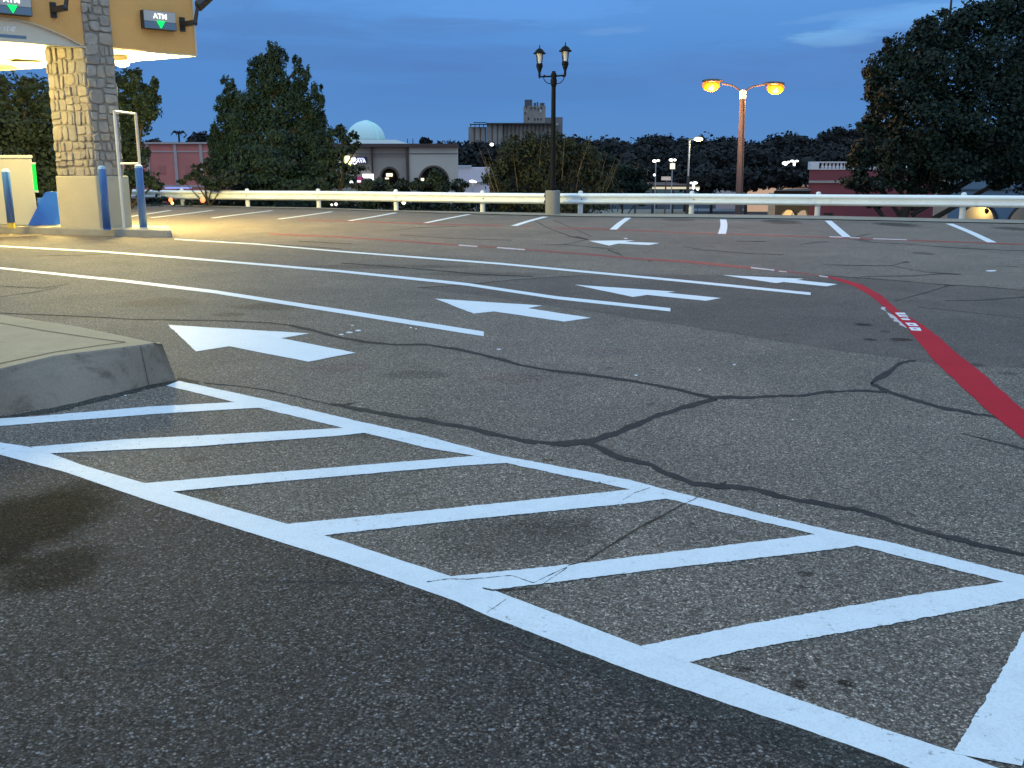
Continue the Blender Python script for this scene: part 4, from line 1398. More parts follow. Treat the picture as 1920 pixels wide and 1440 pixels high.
M_LF_CON = leaf_mat('dark_conifer_sprays', (0.012, 0.026, 0.018), (0.022, 0.042, 0.028), (0.036, 0.060, 0.038))
M_LF_OAK = leaf_mat('dark_broad_leaves', (0.009, 0.018, 0.014), (0.017, 0.031, 0.021), (0.032, 0.048, 0.027))
M_LF_BUSH = leaf_mat('olive_bush_leaves', (0.018, 0.023, 0.013), (0.040, 0.048, 0.024), (0.085, 0.080, 0.036))
M_LF_HEDGE = leaf_mat('black_green_hedge_leaves', (0.010, 0.016, 0.012), (0.020, 0.032, 0.022), (0.035, 0.05, 0.03))
M_LF_WOOD = leaf_mat('far_wood_leaves', (0.008, 0.009, 0.009), (0.015, 0.015, 0.014), (0.024, 0.023, 0.020), 0.05)
M_BARK = simple('dark_bark', (0.035, 0.028, 0.02), 0.95, 0.3, 6.0, bump=0.8)


GAPS = [(400, 299, 437, 321), (646, 293, 692, 308), (636, 299, 648, 306), (680, 324, 701, 334), (637, 328, 643, 334), (624, 326, 631, 334), (655, 337, 664, 345), (668, 334, 680, 344), (718, 314, 742, 340),
        (783, 332, 797, 340), (424, 165, 440, 175), (478, 250, 484, 254), (500, 212, 508, 220), (530, 190, 540, 198), (545, 228, 552, 233), (415, 208, 424, 216), (440, 246, 448, 250)]


def leaf_points(rg, lobes, n, lump=0.5, sub=14, fill=0.35):
    """points clustered in clumps over every lobe (x, y, z, rx, ry, rz, weight)"""
    ws = np.array([l[3] * l[5] for l in lobes]); ws = ws / ws.sum()
    cnt = rg.multinomial(n, ws)
    P, N = [], []
    for l, c in zip(lobes, cnt):
        if c == 0: continue
        ctr = np.array(l[:3]); rad = np.array(l[3:6])
        k = max(6, int(sub * (l[3] * l[5]) ** 0.5 * 2))
        d = rg.normal(size=(k, 3)); d /= np.linalg.norm(d, axis=1)[:, None]
        rr = rg.uniform(0.45, 1.0, size=(k, 1)) ** 0.6
        cc = d * rr
        idx = rg.integers(0, k, size=c)
        off = rg.normal(size=(c, 3)); off /= np.linalg.norm(off, axis=1)[:, None]
        off *= (rg.uniform(0, 1, size=(c, 1)) ** 0.45) * lump * rg.uniform(0.35, 1.0, size=(k, 1))[idx]
        q = cc[idx] + off
        inner = rg.uniform(size=c) < fill
        v = rg.normal(size=(c, 3)); v /= np.linalg.norm(v, axis=1)[:, None]
        v *= rg.uniform(0.2, 0.85, size=(c, 1)) ** 0.6
        q[inner] = v[inner]
        P.append(ctr + q * rad)
        N.append(q + off * 0.8)
    P, N = np.concatenate(P), np.concatenate(N)
    # openings in the foliage through which lights further off can be seen
    dz = P[:, 2] - H
    dep = P[:, 1] * CP - dz * SP
    uu = 960 + F * P[:, 0] / dep
    vv = 720 - F * (P[:, 1] * SP + dz * CP) / dep
    keep = np.ones(len(P), bool)
    if len(P) < 60000:
        for (u0, v0, u1, v1) in GAPS:
            keep &= ~((uu > u0) & (uu < u1) & (vv > v0) & (vv < v1) & (P[:, 1] < 45))
    return P[keep], N[keep]


def leaf_mesh(name, P, N, size, rg, mat, parent=None, base=(0, 0, 0), aspect=0.6, droop=0.0, kind=None):
    n = len(P)
    nr = N / (np.linalg.norm(N, axis=1)[:, None] + 1e-6) + rg.normal(size=(n, 3)) * 0.7 + np.array([0, 0, 0.35])
    nr /= np.linalg.norm(nr, axis=1)[:, None]
    a = rg.normal(size=(n, 3)); a[:, 2] -= droop
    a -= nr * (a * nr).sum(1)[:, None]
    a /= np.linalg.norm(a, axis=1)[:, None] + 1e-9
    b = np.cross(nr, a)
    s = size * rg.uniform(0.55, 1.35, size=(n, 1))
    off = np.array(origin_of(parent) if parent is not None else base)
    C = P - off
    A = a * s; B = b * s * aspect
    V = np.stack([C - A, C - B * 0.9 + A * 0.1, C + A, C + B * 0.9 - A * 0.1], axis=1).reshape(-1, 3)
    me = bpy.data.meshes.new(name)
    me.vertices.add(4 * n)
    me.vertices.foreach_set('co', V.astype(np.float32).ravel())
    me.loops.add(4 * n)
    me.loops.foreach_set('vertex_index', np.arange(4 * n, dtype=np.int32))
    me.polygons.add(n)
    me.polygons.foreach_set('loop_start', np.arange(0, 4 * n, 4, dtype=np.int32))
    me.polygons.foreach_set('loop_total', np.full(n, 4, dtype=np.int32))
    me.update(calc_edges=True)
    o = link(name, me, mat, parent)
    if parent is None: o.location = base
    return o


def lobes_px(lst, D, flat=0.8):
    """lobes given as (u, v, ru, rv, dy) on the photo at depth D (+dy metres)"""
    out = []
    for (u, v, ru, rv, dy) in lst:
        p = at(u, v, D + dy)
        k = mpp(D + dy)
        out.append((p[0], p[1], p[2], ru * k, max(ru, rv) * k * flat, rv * k))
    return out


def tree(name, label, lobes, base, n, size, mat, seed, trunk_r=0.2, lump=0.5, fill=0.35, aspect=0.6, droop=0.0, cat='tree', limbs=True, sub=14):
    rg = np.random.default_rng(seed)
    root = thing(name, base, label, cat)
    P, N = leaf_points(rg, lobes, n, lump, sub, fill)
    leaf_mesh('crown', P, N, size, rg, mat, root, aspect=aspect, droop=droop)
    tk = MB()
    top = max(l[2] for l in lobes)
    bx, by, bz_ = base
    mx = sum(l[0] for l in lobes) / len(lobes)
    pts = [(bx, by, bz_ - 0.2), (bx * 0.7 + mx * 0.3, by, bz_ + (top - bz_) * 0.35), (mx, by, bz_ + (top - bz_) * 0.7), (mx, by, top)]
    for i, (a, b) in enumerate(zip(pts, pts[1:])):
        tk.tube(a, b, trunk_r * (1 - i * 0.3), trunk_r * (1 - (i + 1) * 0.3), 9)
    if limbs:
        for l in lobes:
            z0_ = max(bz_ + 0.5, l[2] - abs(l[0] - mx) * 0.6 - 0.5)
            f_ = min(1, (z0_ - bz_) / max(0.1, top - bz_))
            st_ = (bx + (mx - bx) * min(1, f_ / 0.7), by, min(z0_, top))
            tk.tube(st_, (l[0], l[1], l[2]), trunk_r * 0.33, trunk_r * 0.1, 6)
    build('trunk', tk, M_BARK, root)
    return root


# large conifer left of centre
D = 34
L = lobes_px([
    (512, 100, 14, 24, 0), (524, 118, 16, 30, 0), (503, 125, 20, 30, 0), (482, 128, 17, 22, 0.3), (470, 145, 10, 20, 0), (515, 150, 30, 36, 0), (490, 168, 30, 34, 0), (558, 128, 9, 26, 0.2), (566, 152, 13, 28, 0.2), (578, 140, 7, 14, 0), (548, 178, 24, 30, 0),
    (570, 185, 18, 26, 0), (510, 205, 60, 36, 0), (428, 158, 13, 18, 0.3), (434, 178, 18, 22, 0.3), (420, 196, 20, 22, 0.2), (450, 192, 18, 24, 0.2), (440, 225, 36, 34, 0), (416, 238, 18, 26, 0), (592, 172, 12, 22, 0), (603, 190, 8, 18, 0), (594, 205, 16, 26, 0),
    (586, 236, 24, 32, 0.3), (604, 225, 9, 20, 0.3), (520, 260, 84, 40, 0), (426, 278, 32, 34, 0), (402, 248, 9, 14, 0), (398, 268, 12, 16, 0), (600, 280, 26, 36, 0), (500, 310, 104, 40, -0.5), (410, 318, 26, 24, -0.5), (612, 325, 36, 28, -0.5),
    (520, 350, 120, 26, -0.6), (520, 378, 130, 26, -0.8), (445, 262, 40, 34, 0.2), (580, 262, 40, 40, 0.2), (470, 205, 36, 34, 0.2), (560, 215, 36, 34, 0.2), (440, 318, 50, 34, 0.2), (590, 318, 50, 36, 0.2), (404, 290, 16, 26, 0.1)], D)
tree('conifer_tree', 'tall dark conifer with a ragged pointed crown behind the guardrail', L, (at(515, 400, D)[0], D, -3), 72000, 0.066, M_LF_CON, 1, 0.28, 0.42, 0.30, 0.45, 1.2, sub=12)
D = 31.5
L = lobes_px([(625, 262, 22, 22, 0), (655, 258, 16, 12, 0), (640, 285, 30, 12, 0), (640, 240, 8, 9, 0), (620, 300, 30, 18, 0), (655, 318, 28, 9, 0), (640, 338, 40, 14, 0), (672, 272, 9, 8, 0), (600, 345, 30, 14, 0), (668, 300, 14, 5, 0)], D)
tree('broadleaf_tree', 'sparse dark tree reaching out beside the conifer towards the dome', L, (at(615, 400, D)[0], D, -2), 2600, 0.07, M_LF_OAK, 2, 0.1, 0.6, 0.15, 0.6, sub=9)
L = lobes_px([(375, 318, 26, 8, 0), (362, 333, 20, 8, 0), (400, 340, 36, 16, 0), (345, 340, 12, 5, 0), (390, 305, 14, 6, 0), (430, 330, 30, 22, 0)], D)
tree('young_tree', 'low leafy branches in front of the coral building', L, (at(420, 400, D)[0], D, -2), 1900, 0.07, M_LF_HEDGE, 3, 0.08, 0.6, 0.15, 0.6, sub=9)

# trees behind the column
D = 30
L = lobes_px([(245, 150, 24, 24, 0), (262, 175, 22, 20, 0), (290, 158, 8, 16, 0), (284, 180, 14, 18, 0), (255, 215, 38, 32, 0), (280, 205, 18, 24, 0), (235, 260, 36, 40, 0), (255, 300, 26, 26, 0), (240, 335, 50, 24, 0), (290, 345, 18, 12, 0), (205, 200, 40, 60, 0)], D)
tree('broadleaf_tree', 'dark tree with a pointed side branch directly behind the stone column', L, (at(215, 400, D)[0], D, -2), 14000, 0.065, M_LF_OAK, 4, 0.2, 0.55, 0.25, 0.6, sub=11)
D = 29
L = lobes_px([(20, 185, 34, 40, 0), (70, 180, 34, 34, 0), (-40, 190, 40, 50, 0), (30, 240, 70, 50, 0), (90, 230, 30, 50, 0), (30, 310, 90, 60, 0), (90, 320, 40, 70, 0), (-60, 280, 50, 80, 0), (60, 380, 90, 40, 0), (0, 150, 14, 12, 0), (55, 160, 20, 16, 0), (-120, 260, 60, 120, 0)], D)
tree('broadleaf_tree', 'broad black green tree behind the cash machine', L, (at(40, 400, D)[0], D, -2), 24000, 0.08, M_LF_HEDGE, 5, 0.3, 0.5, 0.4, 0.6)

# big round tree
D = 40
L = lobes_px([
    (1700, 100, 50, 45, 0), (1655, 130, 32, 32, 0), (1760, 70, 50, 40, 0), (1735, 50, 26, 18, 0), (1830, 40, 50, 40, 0), (1890, 30, 45, 50, 0), (1840, 15, 22, 12, 0), (1905, -20, 40, 30, 0), (1640, 165, 24, 28, 0),
    (1690, 170, 60, 50, -0.5), (1780, 140, 80, 60, -0.5), (1880, 120, 80, 70, -0.5), (1660, 220, 45, 40, 0), (1620, 240, 18, 14, 0), (1740, 240, 90, 60, -0.8), (1850, 220, 90, 70, -0.8), (1950, 180, 80, 90, 0),
    (1625, 285, 30, 30, 0), (1690, 300, 60, 40, -0.5), (1790, 310, 80, 36, -0.8), (1600, 340, 30, 14, 0), (1650, 345, 60, 18, 0), (1880, 300, 70, 44, -0.5), (1870, 345, 26, 12, 0), (1960, 290, 60, 70, 0), (1740, 350, 60, 14, 0),
    (1610, 310, 20, 26, 0), (1770, 25, 10, 10, 0), (1665, 92, 10, 10, 0), (1990, 60, 90, 90, 0), (2060, 200, 90, 120, 0), (1640, 378, 24, 12, 0.2), (1720, 392, 16, 5, 0.2)], D)
tree('oak_tree', 'massive round dark tree whose low branches glow orange near the lamp', L, (at(1664, 402, D)[0], D, -6), 85000, 0.085, M_LF_OAK, 6, 0.30, 0.5, 0.35, 0.65, sub=13)

# bushes right of centre
D = 31
L = lobes_px([(950, 290, 26, 40, 0), (935, 330, 30, 36, 0), (990, 300, 36, 46, 0), (1000, 275, 24, 26, 0), (1040, 290, 36, 40, 0), (1060, 275, 30, 18, 0), (1030, 340, 50, 40, 0), (1090, 310, 34, 38, 0), (1120, 340, 40, 30, 0),
              (1140, 350, 26, 14, 0), (960, 365, 50, 34, 0), (1050, 385, 90, 26, 0), (1100, 285, 18, 20, 0), (965, 268, 12, 16, 0)], D)
rg = np.random.default_rng(8)
root = tree('olive_bush', 'broad olive bush with upright shoots behind the lamp pedestal', L, (at(1020, 402, D)[0], D, -2.5), 24000, 0.06, M_LF_BUSH, 7, 0.08, 0.6, 0.25, 0.4, -1.2, 'bush', sub=12)
sh = MB()
r2 = random.Random(3)
for i in range(26):
    u = r2.uniform(918, 1140); v = r2.uniform(330, 380)
    a = at(u, v, D + r2.uniform(-0.8, 0.4))
    ln = r2.uniform(0.7, 1.5)
    dx = (u - 1020) / 120 * 0.4 + r2.uniform(-0.15, 0.15)
    sh.tube(a, (a[0] + dx * ln, a[1], a[2] + ln), 0.009, 0.004, 5)
build('shoots', sh, simple('yellow_brown_stem', (0.16, 0.10, 0.04), 0.8), root)
D = 36
L = lobes_px([(1170, 325, 40, 28, 0), (1190, 345, 40, 20, 0), (1150, 355, 40, 24, 0), (1200, 370, 20, 14, 0), (1130, 300, 24, 18, 0)], D)
tree('round_shrub', 'dark green rounded shrub between the olive bush and the lit petrol canopy', L, (at(1165, 402, D)[0], D, -4.5), 5200, 0.075, M_LF_HEDGE, 9, 0.08, 0.5, 0.35, 0.6, cat='shrub')
D = 30.5
rg = np.random.default_rng(12)
L = lobes_px([(690 + i * 24, 350 - 4 * math.sin(i * 2.1), 20, 13, 0.3 * (i % 2)) for i in range(8)] + [(818, 330, 18, 16, 0), (806, 342, 24, 12, 0), (690, 350, 26, 10, 0)], D)
P, N = leaf_points(rg, L, 6500, 0.6, 14, 0.3)
o = leaf_mesh('hedge', P, N, 0.06, rg, M_LF_HEDGE, base=(at(770, 395, D)[0], D, -1.0))
tag(o, 'low uneven dark hedge under the arches of the beige building', 'hedge')
rg = np.random.default_rng(13)
D = 32.5
L = lobes_px([(250 + i * 32, 382 + i * 0.35, 26, 16, 0.3 * (i % 2)) for i in range(27)], D)
L = L + lobes_px([(250 + i * 32, 400 + i * 0.35, 26, 16, -0.8) for i in range(27)], D)
P, N = leaf_points(rg, L, 19000, 0.55, 14, 0.4)
o = leaf_mesh('hedge', P, N, 0.075, rg, M_LF_HEDGE, base=(at(560, 395, D)[0], D, -1.5))
tag(o, 'continuous black hedge seen below the guardrail beam', 'hedge')

# distant wood on the hill
rg = np.random.default_rng(21)
prof = [(560, 300), (700, 290), (860, 280), (905, 263), (950, 268), (1000, 270), (1060, 268), (1120, 264), (1150, 266), (1190, 268), (1212, 253), (1240, 251), (1262, 262), (1285, 253), (1310, 268), (1345, 258), (1372, 256), (1400, 268), (1425, 266), (1455, 260),
        (1482, 249), (1500, 250), (1525, 262), (1550, 244), (1575, 236), (1600, 242), (1660, 240), (1800, 245), (1950, 250), (2100, 255)]
lob = []
rr_ = random.Random(5)
D = 430
u = 560
while u < 2150:
    v = v_at(min(u, 2099), prof) or 260
    r_ = rr_.uniform(11, 24)
    dd = rr_.uniform(-15, 15)
    p = at(u, v + r_ * 0.8, D + dd); k = mpp(D + dd)
    lob.append((p[0], p[1], p[2], r_ * k, r_ * k, r_ * 0.8 * k))
    u += rr_.uniform(9, 17)
for (Dr, va, vb, rr0, rr1, step) in ((400, 272, 300, 22, 36, 22), (350, 285, 312, 26, 40, 24), (300, 300, 325, 26, 44, 26), (255, 318, 343, 26, 44, 26)):
    u = 840
    while u < 2150:
        r_ = rr_.uniform(rr0, rr1)
        v = rr_.uniform(va, vb)
        if u < 1000: v += 10
        if u > 1500 and Dr < 310: v += 0
        if not (1200 < u < 1600 and Dr < 260 and v + r_ > 352):
            p = at(u, v, Dr); k = mpp(Dr)
            lob.append((p[0], p[1], p[2], r_ * k, r_ * k, r_ * 0.8 * k))
        u += rr_.uniform(step * 0.6, step * 1.2)
P, N = leaf_points(rg, lob, 130000, 0.45, 2.2, 0.45)
o = leaf_mesh('distant_wood', P, N, 0.7, rg, M_LF_WOOD, base=(60, 400, 0), aspect=0.8)
tag(o, 'dark mass of trees covering the far hillside', 'wood', kind='stuff')
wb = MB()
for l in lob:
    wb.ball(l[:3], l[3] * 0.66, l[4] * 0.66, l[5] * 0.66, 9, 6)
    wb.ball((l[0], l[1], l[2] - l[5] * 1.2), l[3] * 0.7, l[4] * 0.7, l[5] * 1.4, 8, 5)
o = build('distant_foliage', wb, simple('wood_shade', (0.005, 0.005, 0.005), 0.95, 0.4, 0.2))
tag(o, 'shaded inner crowns of the far hillside wood', 'wood', kind='stuff')

# far skyline trees on the other side
def far_tree(u, v, ru, rv, D, label, seed, n=900, sz=0.4, name='far_tree', mat=M_LF_WOOD):
    L = lobes_px([(u, v, ru, rv, 0), (u - ru * 0.5, v + rv * 0.3, ru * 0.6, rv * 0.7, 0), (u + ru * 0.5, v + rv * 0.25, ru * 0.6, rv * 0.7, 0)], D)
    b_ = at(u, 360, D)
    return tree(name, label, L, (b_[0], D, -7.1), n, sz, mat, seed, 0.3, 0.5, 0.4, 0.7)


far_tree(289, 270, 13, 9, 190, 'small round tree top above the end of the coral roof', 31)
far_tree(382, 264, 32, 14, 190, 'wide tree top above the coral roof beside the conifer', 32, 1600)
far_tree(798, 266, 10, 8, 150, 'small tree poking above the cornice of the beige building', 33, 500, 0.3)
far_tree(900, 318, 46, 32, 120, 'dark tree overhanging the pale wall behind the small white lamp', 35, 2600, 0.35)
far_tree(870, 296, 34, 26, 135, 'dark tree rising next to the corner of the beige building', 37, 2200, 0.4)
far_tree(1335, 336, 60, 22, 170, 'broad dark tree in front of the grey house', 41, 2200, 0.45)
far_tree(1285, 330, 26, 24, 175, 'dark tree behind the single arm lamp post', 42, 1300, 0.45)
far_tree(1465, 330, 46, 20, 120, 'spreading tree with bare lower limbs beside the maroon building', 43, 2200, 0.35)
far_tree(1400, 335, 36, 22, 160, 'round dark tree just beyond the tall orange lit lamp post', 44, 1700, 0.45)
far_tree(1230, 325, 20, 16, 190, 'dark tree behind the pair of short white lamps', 45, 900, 0.45)
# palm on the skyline
D = 190
p = at(335, 250, D)
root = thing('palm_tree', (p[0], p[1], -7), 'tiny palm silhouette above the coral building', 'palm')
mb = MB().tube((p[0], p[1], -7), (p[0], p[1], p[2]), 0.22, 0.18, 6)
build('trunk', mb, M_BARK, root)
mb = MB()
for i in range(12):
    a = i * math.pi / 6
    q = (p[0] + math.cos(a) * 0.9, p[1] + math.sin(a) * 0.9, p[2] + 0.45 - 0.3 * (i % 2))
    e = (p[0] + math.cos(a) * 1.5, p[1] + math.sin(a) * 1.5, p[2] - 0.5 + 0.3 * (i % 3))
    mb.tube((p[0], p[1], p[2]), q, 0.14, 0.1, 4); mb.tube(q, e, 0.1, 0.03, 4)
build('fronds', mb, M_LF_WOOD, root)

# ------------------------------------------------------------------ distant buildings
def wallbox(u0, v0, u1, v1, D, depth, D2=None):
    """wall between photo columns, as box corners: front depth D (D2 at the u1 end)"""
    D2 = D if D2 is None else D2
    a = at(u0, v0, D); b_ = at(u1, v0, D2)
    z1 = a[2]
    return Vector((a[0], a[1], 0)), Vector((b_[0], b_[1], 0)), z1


def raybox(u0, u1, D, depth, z0, z1, fwd=0.0):
    """box whose flanks run back obliquely, as on a building seen square on"""
    x0, x1 = at(u0, 300, D)[0], at(u1, 300, D)[0]
    f0, f1 = (D - fwd) / D, (D + depth) / D
    return MB().prism([(x0 * f0, D * f0), (x1 * f0, D * f0), (x1 * f1, D * f1), (x0 * f1, D * f1)], z0, z1)


def zz(v, D, u=960): return at(u, v, D)[2]


def bprism(a, b_, depth, z0, z1, fwd=0.0):
    """box along a->b (2D) going back by depth; fwd moves the front toward the viewer"""
    d_ = (b_ - a).normalized()
    n_ = Vector((-d_.y, d_.x, 0))
    if n_.y < 0: n_ = -n_
    A, B = a - n_ * fwd, b_ - n_ * fwd
    return MB().prism([(p.x, p.y) for p in (A, B, b_ + n_ * depth, a + n_ * depth)], z0, z1)


LG = -7.02
# coral building
M_CORAL = simple('coral_brick', (0.52, 0.165, 0.135), 0.9, 0.10, 0.5)
M_CTRIM = simple('grey_pink_trim', (0.42, 0.32, 0.30), 0.8, 0.08)
D = 105
a, b_ = Vector(at(225, 300, D)), Vector(at(470, 300, D)); a.z = b_.z = 0
root = thing('coral_building', (a.x, a.y, LG), 'long coral brick building with grey pilasters behind the guardrail', 'building')
zt_ = zz(270, D)
build('wall', bprism(a, b_, 25, LG, zt_), M_CORAL, root)
build('cornice', bprism(a + Vector((-.3, 0, 0)), b_, 25.2, zt_, zz(266.5, D), 0.3), M_CTRIM, root)
build('band', bprism(a, b_, 0.1, zz(285.5, D), zz(283, D), 0.08), M_CTRIM, root)
build('plinth', bprism(a, b_, 0.1, zz(351, D), zz(347, D), 0.09), M_CTRIM, root)
for u in (278, 330, 378, 425):
    q = Vector(at(u, 300, D)); q.z = 0
    build('pilaster', bprism(q - Vector((.16, 0, 0)), q + Vector((.16, 0, 0)), 0.1, zz(347, D), zt_, 0.14), M_CTRIM, root)
M_CWIN = simple('coral_recess', (0.42, 0.135, 0.11), 0.8, 0.1)
for u in (303, 353, 402):
    q = Vector(at(u, 300, D)); q.z = 0
    build('window', bprism(q - Vector((.35, 0, 0)), q + Vector((.35, 0, 0)), 0.05, zz(326, D), zz(310, D), 0.05), M_CWIN, root)
rp = MB()
a2 = Vector(at(395, 268, D - 6)); b2_ = Vector(at(470, 268, D - 6)); a2.z = b2_.z = 0
# open sign
D = 60
q = Vector(at(418, 309, D))
root = thing('open_sign', tuple(q), 'small lit white lettered sign glowing through branches beside the conifer', 'sign')
text_mesh('lettering', 'OPEN', 0.42, tuple(q), (1, 0, 0), (0, 0, 1), emit('sign_white', (1.0, 0.97, 0.88), 2.2), root, 0.02, 0.75, 0.02)
build('sign_panel', MB().box(q.x - 0.55, q.x + 0.6, q.y + 0.05, q.y + 0.12, q.z - 0.28, q.z + 0.35), M_SK, root)
build('red_light', MB().box(q.x - 0.22, q.x + 0.05, q.y - 0.02, q.y + 0.05, q.z + 0.22, q.z + 0.30), emit('sign_red', (1.0, 0.35, 0.25), 1.6), root)
build('post', MB().box(q.x - 0.04, q.x + 0.04, q.y + 0.06, q.y + 0.12, LG, q.z - 0.28), M_SK, root)
# lavender lit long sign
D = 70
root = thing('lit_canopy_sign', tuple(at(332, 352, D)), 'low lavender lit board just above the guardrail by the coral building', 'sign')
a, b_ = at(309, 354, D), at(356, 354, D)
build('board', MB().box(a[0], b_[0], D, D + 0.4, a[2], zz(351, D)), simple('lavender_board', (0.40, 0.42, 0.85), 0.5, emit=(0.4, 0.42, 0.9), estr=0.45), root)
build('post', MB().box((a[0] + b_[0]) / 2 - 0.06, (a[0] + b_[0]) / 2 + 0.06, D + 0.1, D + 0.2, LG, a[2]), M_SK, root)

# beige arcade building
D = 92
M_BEI_SHADE = simple('shaded_beige_stucco', (0.34, 0.28, 0.235), 0.9, 0.05, 0.6)  # facade at another angle: its darker shading is put into the colour
M_BEI2 = simple('beige_stucco', (0.50, 0.43, 0.36), 0.9, 0.05, 0.6)
M_BROWN = simple('brown_cornice', (0.075, 0.045, 0.04), 0.8, 0.1)
a = Vector(at(585, 300, D + 1)); mcut = Vector(at(763, 300, D)); b_ = Vector(at(858, 300, D)); a.z = mcut.z = b_.z = 0
root = thing('arcade_building', (mcut.x, mcut.y, LG), 'beige building with brown cornice and two dark arched openings', 'building')
ZTB = zz(276, D)
M_DARKIN = simple('dark_interior', (0.02, 0.017, 0.012), 0.8, 0.2)


def arch_wall(name, u0, u1, D0, D1, ztop, arcs, mat, depth=0.6):
    """front wall slab with arched openings cut out of its lower edge; arcs = (u centre, half width px, v crown)"""
    A = at(u0, 300, D0); B = at(u1, 300, D1)
    pts = [(A[0], D0, LG), (A[0], D0, ztop), (B[0], D1, ztop), (B[0], D1, LG)]
    low_ = []
    for (uc, hw, vc) in sorted(arcs, key=lambda q: -q[0]):
        Dm = D0 + (D1 - D0) * (uc - u0) / (u1 - u0)
        c = at(uc, vc, Dm)
        r_ = hw * mpp(Dm)
        zc = c[2] - r_
        low_.append((c[0] + r_, Dm, LG))
        for i in range(0, 17):
            th = math.pi * i / 16
            low_.append((c[0] + r_ * math.cos(th), Dm, zc + r_ * math.sin(th)))
        low_.append((c[0] - r_, Dm, LG))
    return MB().slab(pts + low_, (0, depth, 0))


arcs = [(730, 16, 314.5), (813, 27, 312)]
build('wall', arch_wall('wall', 585, 762.5, D, D, ZTB, [arcs[0]], M_BEI_SHADE), M_BEI_SHADE, root)
w2 = build('facade', arch_wall('wall', 762.7, 858, D - 0.3, D - 0.3, ZTB, [arcs[1]], M_BEI2, 0.9), M_BEI2, root)
build('rear_wall', raybox(585, 857, D + 3.4, 10, LG, ZTB - 0.1), M_DARKIN, root)
build('cornice', raybox(585, 860.5, D, 13, ZTB, zz(269.5, D), 0.75), M_BROWN, root)
for (uc, hw, vc) in arcs:
    rm = MB()
    Dm = D - (0.35 if uc > 763 else 0.05)
    c = at(uc, vc, Dm); r_ = hw * mpp(Dm); zc = c[2] - r_
    for i in range(16):
        t0, t1 = math.pi * i / 16, math.pi * (i + 1) / 16
        rm.tube((c[0] + r_ * math.cos(t0), Dm, zc + r_ * math.sin(t0)), (c[0] + r_ * math.cos(t1), Dm, zc + r_ * math.sin(t1)), 0.11, 0.11, 5)
    build('arch_trim', rm, simple('brown_arch_trim', (0.10, 0.07, 0.045), 0.8), root)
pm = MB()
for (u, hw) in ((697, 0.05), (764, 0.13)):
    q = at(u, 300, D - 0.45)
    build('downpipe', MB().box(q[0] - hw, q[0] + hw, q[1] - 0.02, q[1] + 0.12 + (0.36 if u < 700 else 0), LG, ZTB), M_BROWN, root)
build('band', MB().box(a.x, b_.x, D - 0.36, D - 0.305, zz(288.8, D), zz(287.3, D)), simple('dark_band', (0.12, 0.11, 0.10), 0.8), root)
M_WLIT = emit('shop_window_light', (1.0, 0.90, 0.68), 1.6)
for (u0, u1, v0, v1) in ((724, 736, 325, 331), (722, 729, 333, 336), (786, 795, 334, 339), (820, 826, 326, 331)):
    p, q = at(u0, v0, D + 3.3), at(u1, v1, D + 3.3)
    build('lit_window', MB().box(p[0], q[0], D + 3.3, D + 3.38, q[2], p[2]), M_WLIT, root)
# java style lit sign board on the wall
q0, q1 = at(665, 294, D - 0.2), at(688, 306.5, D - 0.2)
root = thing('shop_sign', tuple((Vector(q0) + Vector(q1)) / 2), 'dark blue lit shop sign with white letters on the beige wall', 'sign')
build('sign_panel', MB().box(q0[0], q1[0], D - 0.3, D - 0.02, q1[2], q0[2]), simple('navy_panel', (0.01, 0.015, 0.06), 0.4), root)
text_mesh('lettering', 'JAVA', 0.50, ((q0[0] + q1[0]) / 2, D - 0.33, (q0[2] + q1[2]) / 2 - 0.08), (1, 0, 0), (0, 0, 1), emit('sign_lilac', (0.85, 0.85, 1.0), 1.2), root, 0.01, 0.85, 0.012)
build('accent_bar', MB().box(q0[0] + 0.25, q1[0] - 0.25, D - 0.36, D - 0.305, q0[2] - 0.17, q0[2] - 0.10), emit('sign_lilac2', (0.7, 0.7, 1.0), 0.9), root)
q = at(651, 301, D - 0.4)
root = thing('logo_sign', tuple(q), 'yellow lit logo next to the dark blue shop sign', 'sign')
lm = MB()
lm.obox((q[0], q[1], q[2] + 0.15), (1, 0, 0), (0, 1, 0), (0, 0, 1), 0.22, 0.08, 0.26)
lm.obox((q[0] + 0.08, q[1], q[2] - 0.25), (1, 0, 0), (0, 1, 0), (0, 0, 1), 0.30, 0.08, 0.22)
build('yellow_light', lm, emit('sign_yellow', (1.0, 0.93, 0.45), 1.5), root, bevel=0.05)
M_SW2 = emit('sign_white2', (1.0, 0.97, 0.92), 1.8)
for (dx_, dz_, hx_, hz_) in ((-0.55, -0.24, 0.22, 0.09), (0.55, 0.08, 0.20, 0.16), (0.55, -0.30, 0.14, 0.10)):
    build('white_light', MB().obox((q[0] + dx_, q[1], q[2] + dz_), (1, 0, 0.1), (0, 1, 0), (0, 0, 1), hx_, 0.06, hz_), M_SW2, root)
q = at(690, 330, D - 0.6)
root = thing('window_sign', tuple(q), 'bright white lit panel above the hedge beside the first arch', 'sign')
build('panel', MB().box(q[0] - 0.5, q[0] + 0.5, q[1], q[1] + 0.1, q[2] - 0.18, q[2] + 0.18), emit('panel_white', (1, 1, 0.97), 1.8), root)
build('side_panel', MB().box(q[0] + 0.25, q[0] + 0.5, q[1], q[1] + 0.1, q[2] - 0.40, q[2] - 0.185), emit('panel_white', (1, 1, 0.97), 1.3), root)
q = at(674, 340, D - 5)
root = thing('neon_sign', tuple(q), 'dim magenta neon sign glowing in the hedge', 'sign')
build('panel', MB().box(q[0] - 0.32, q[0] + 0.3, q[1], q[1] + 0.1, q[2] - 0.35, q[2] + 0.4), emit('magenta_panel', (0.28, 0.02, 0.10), 0.6), root)
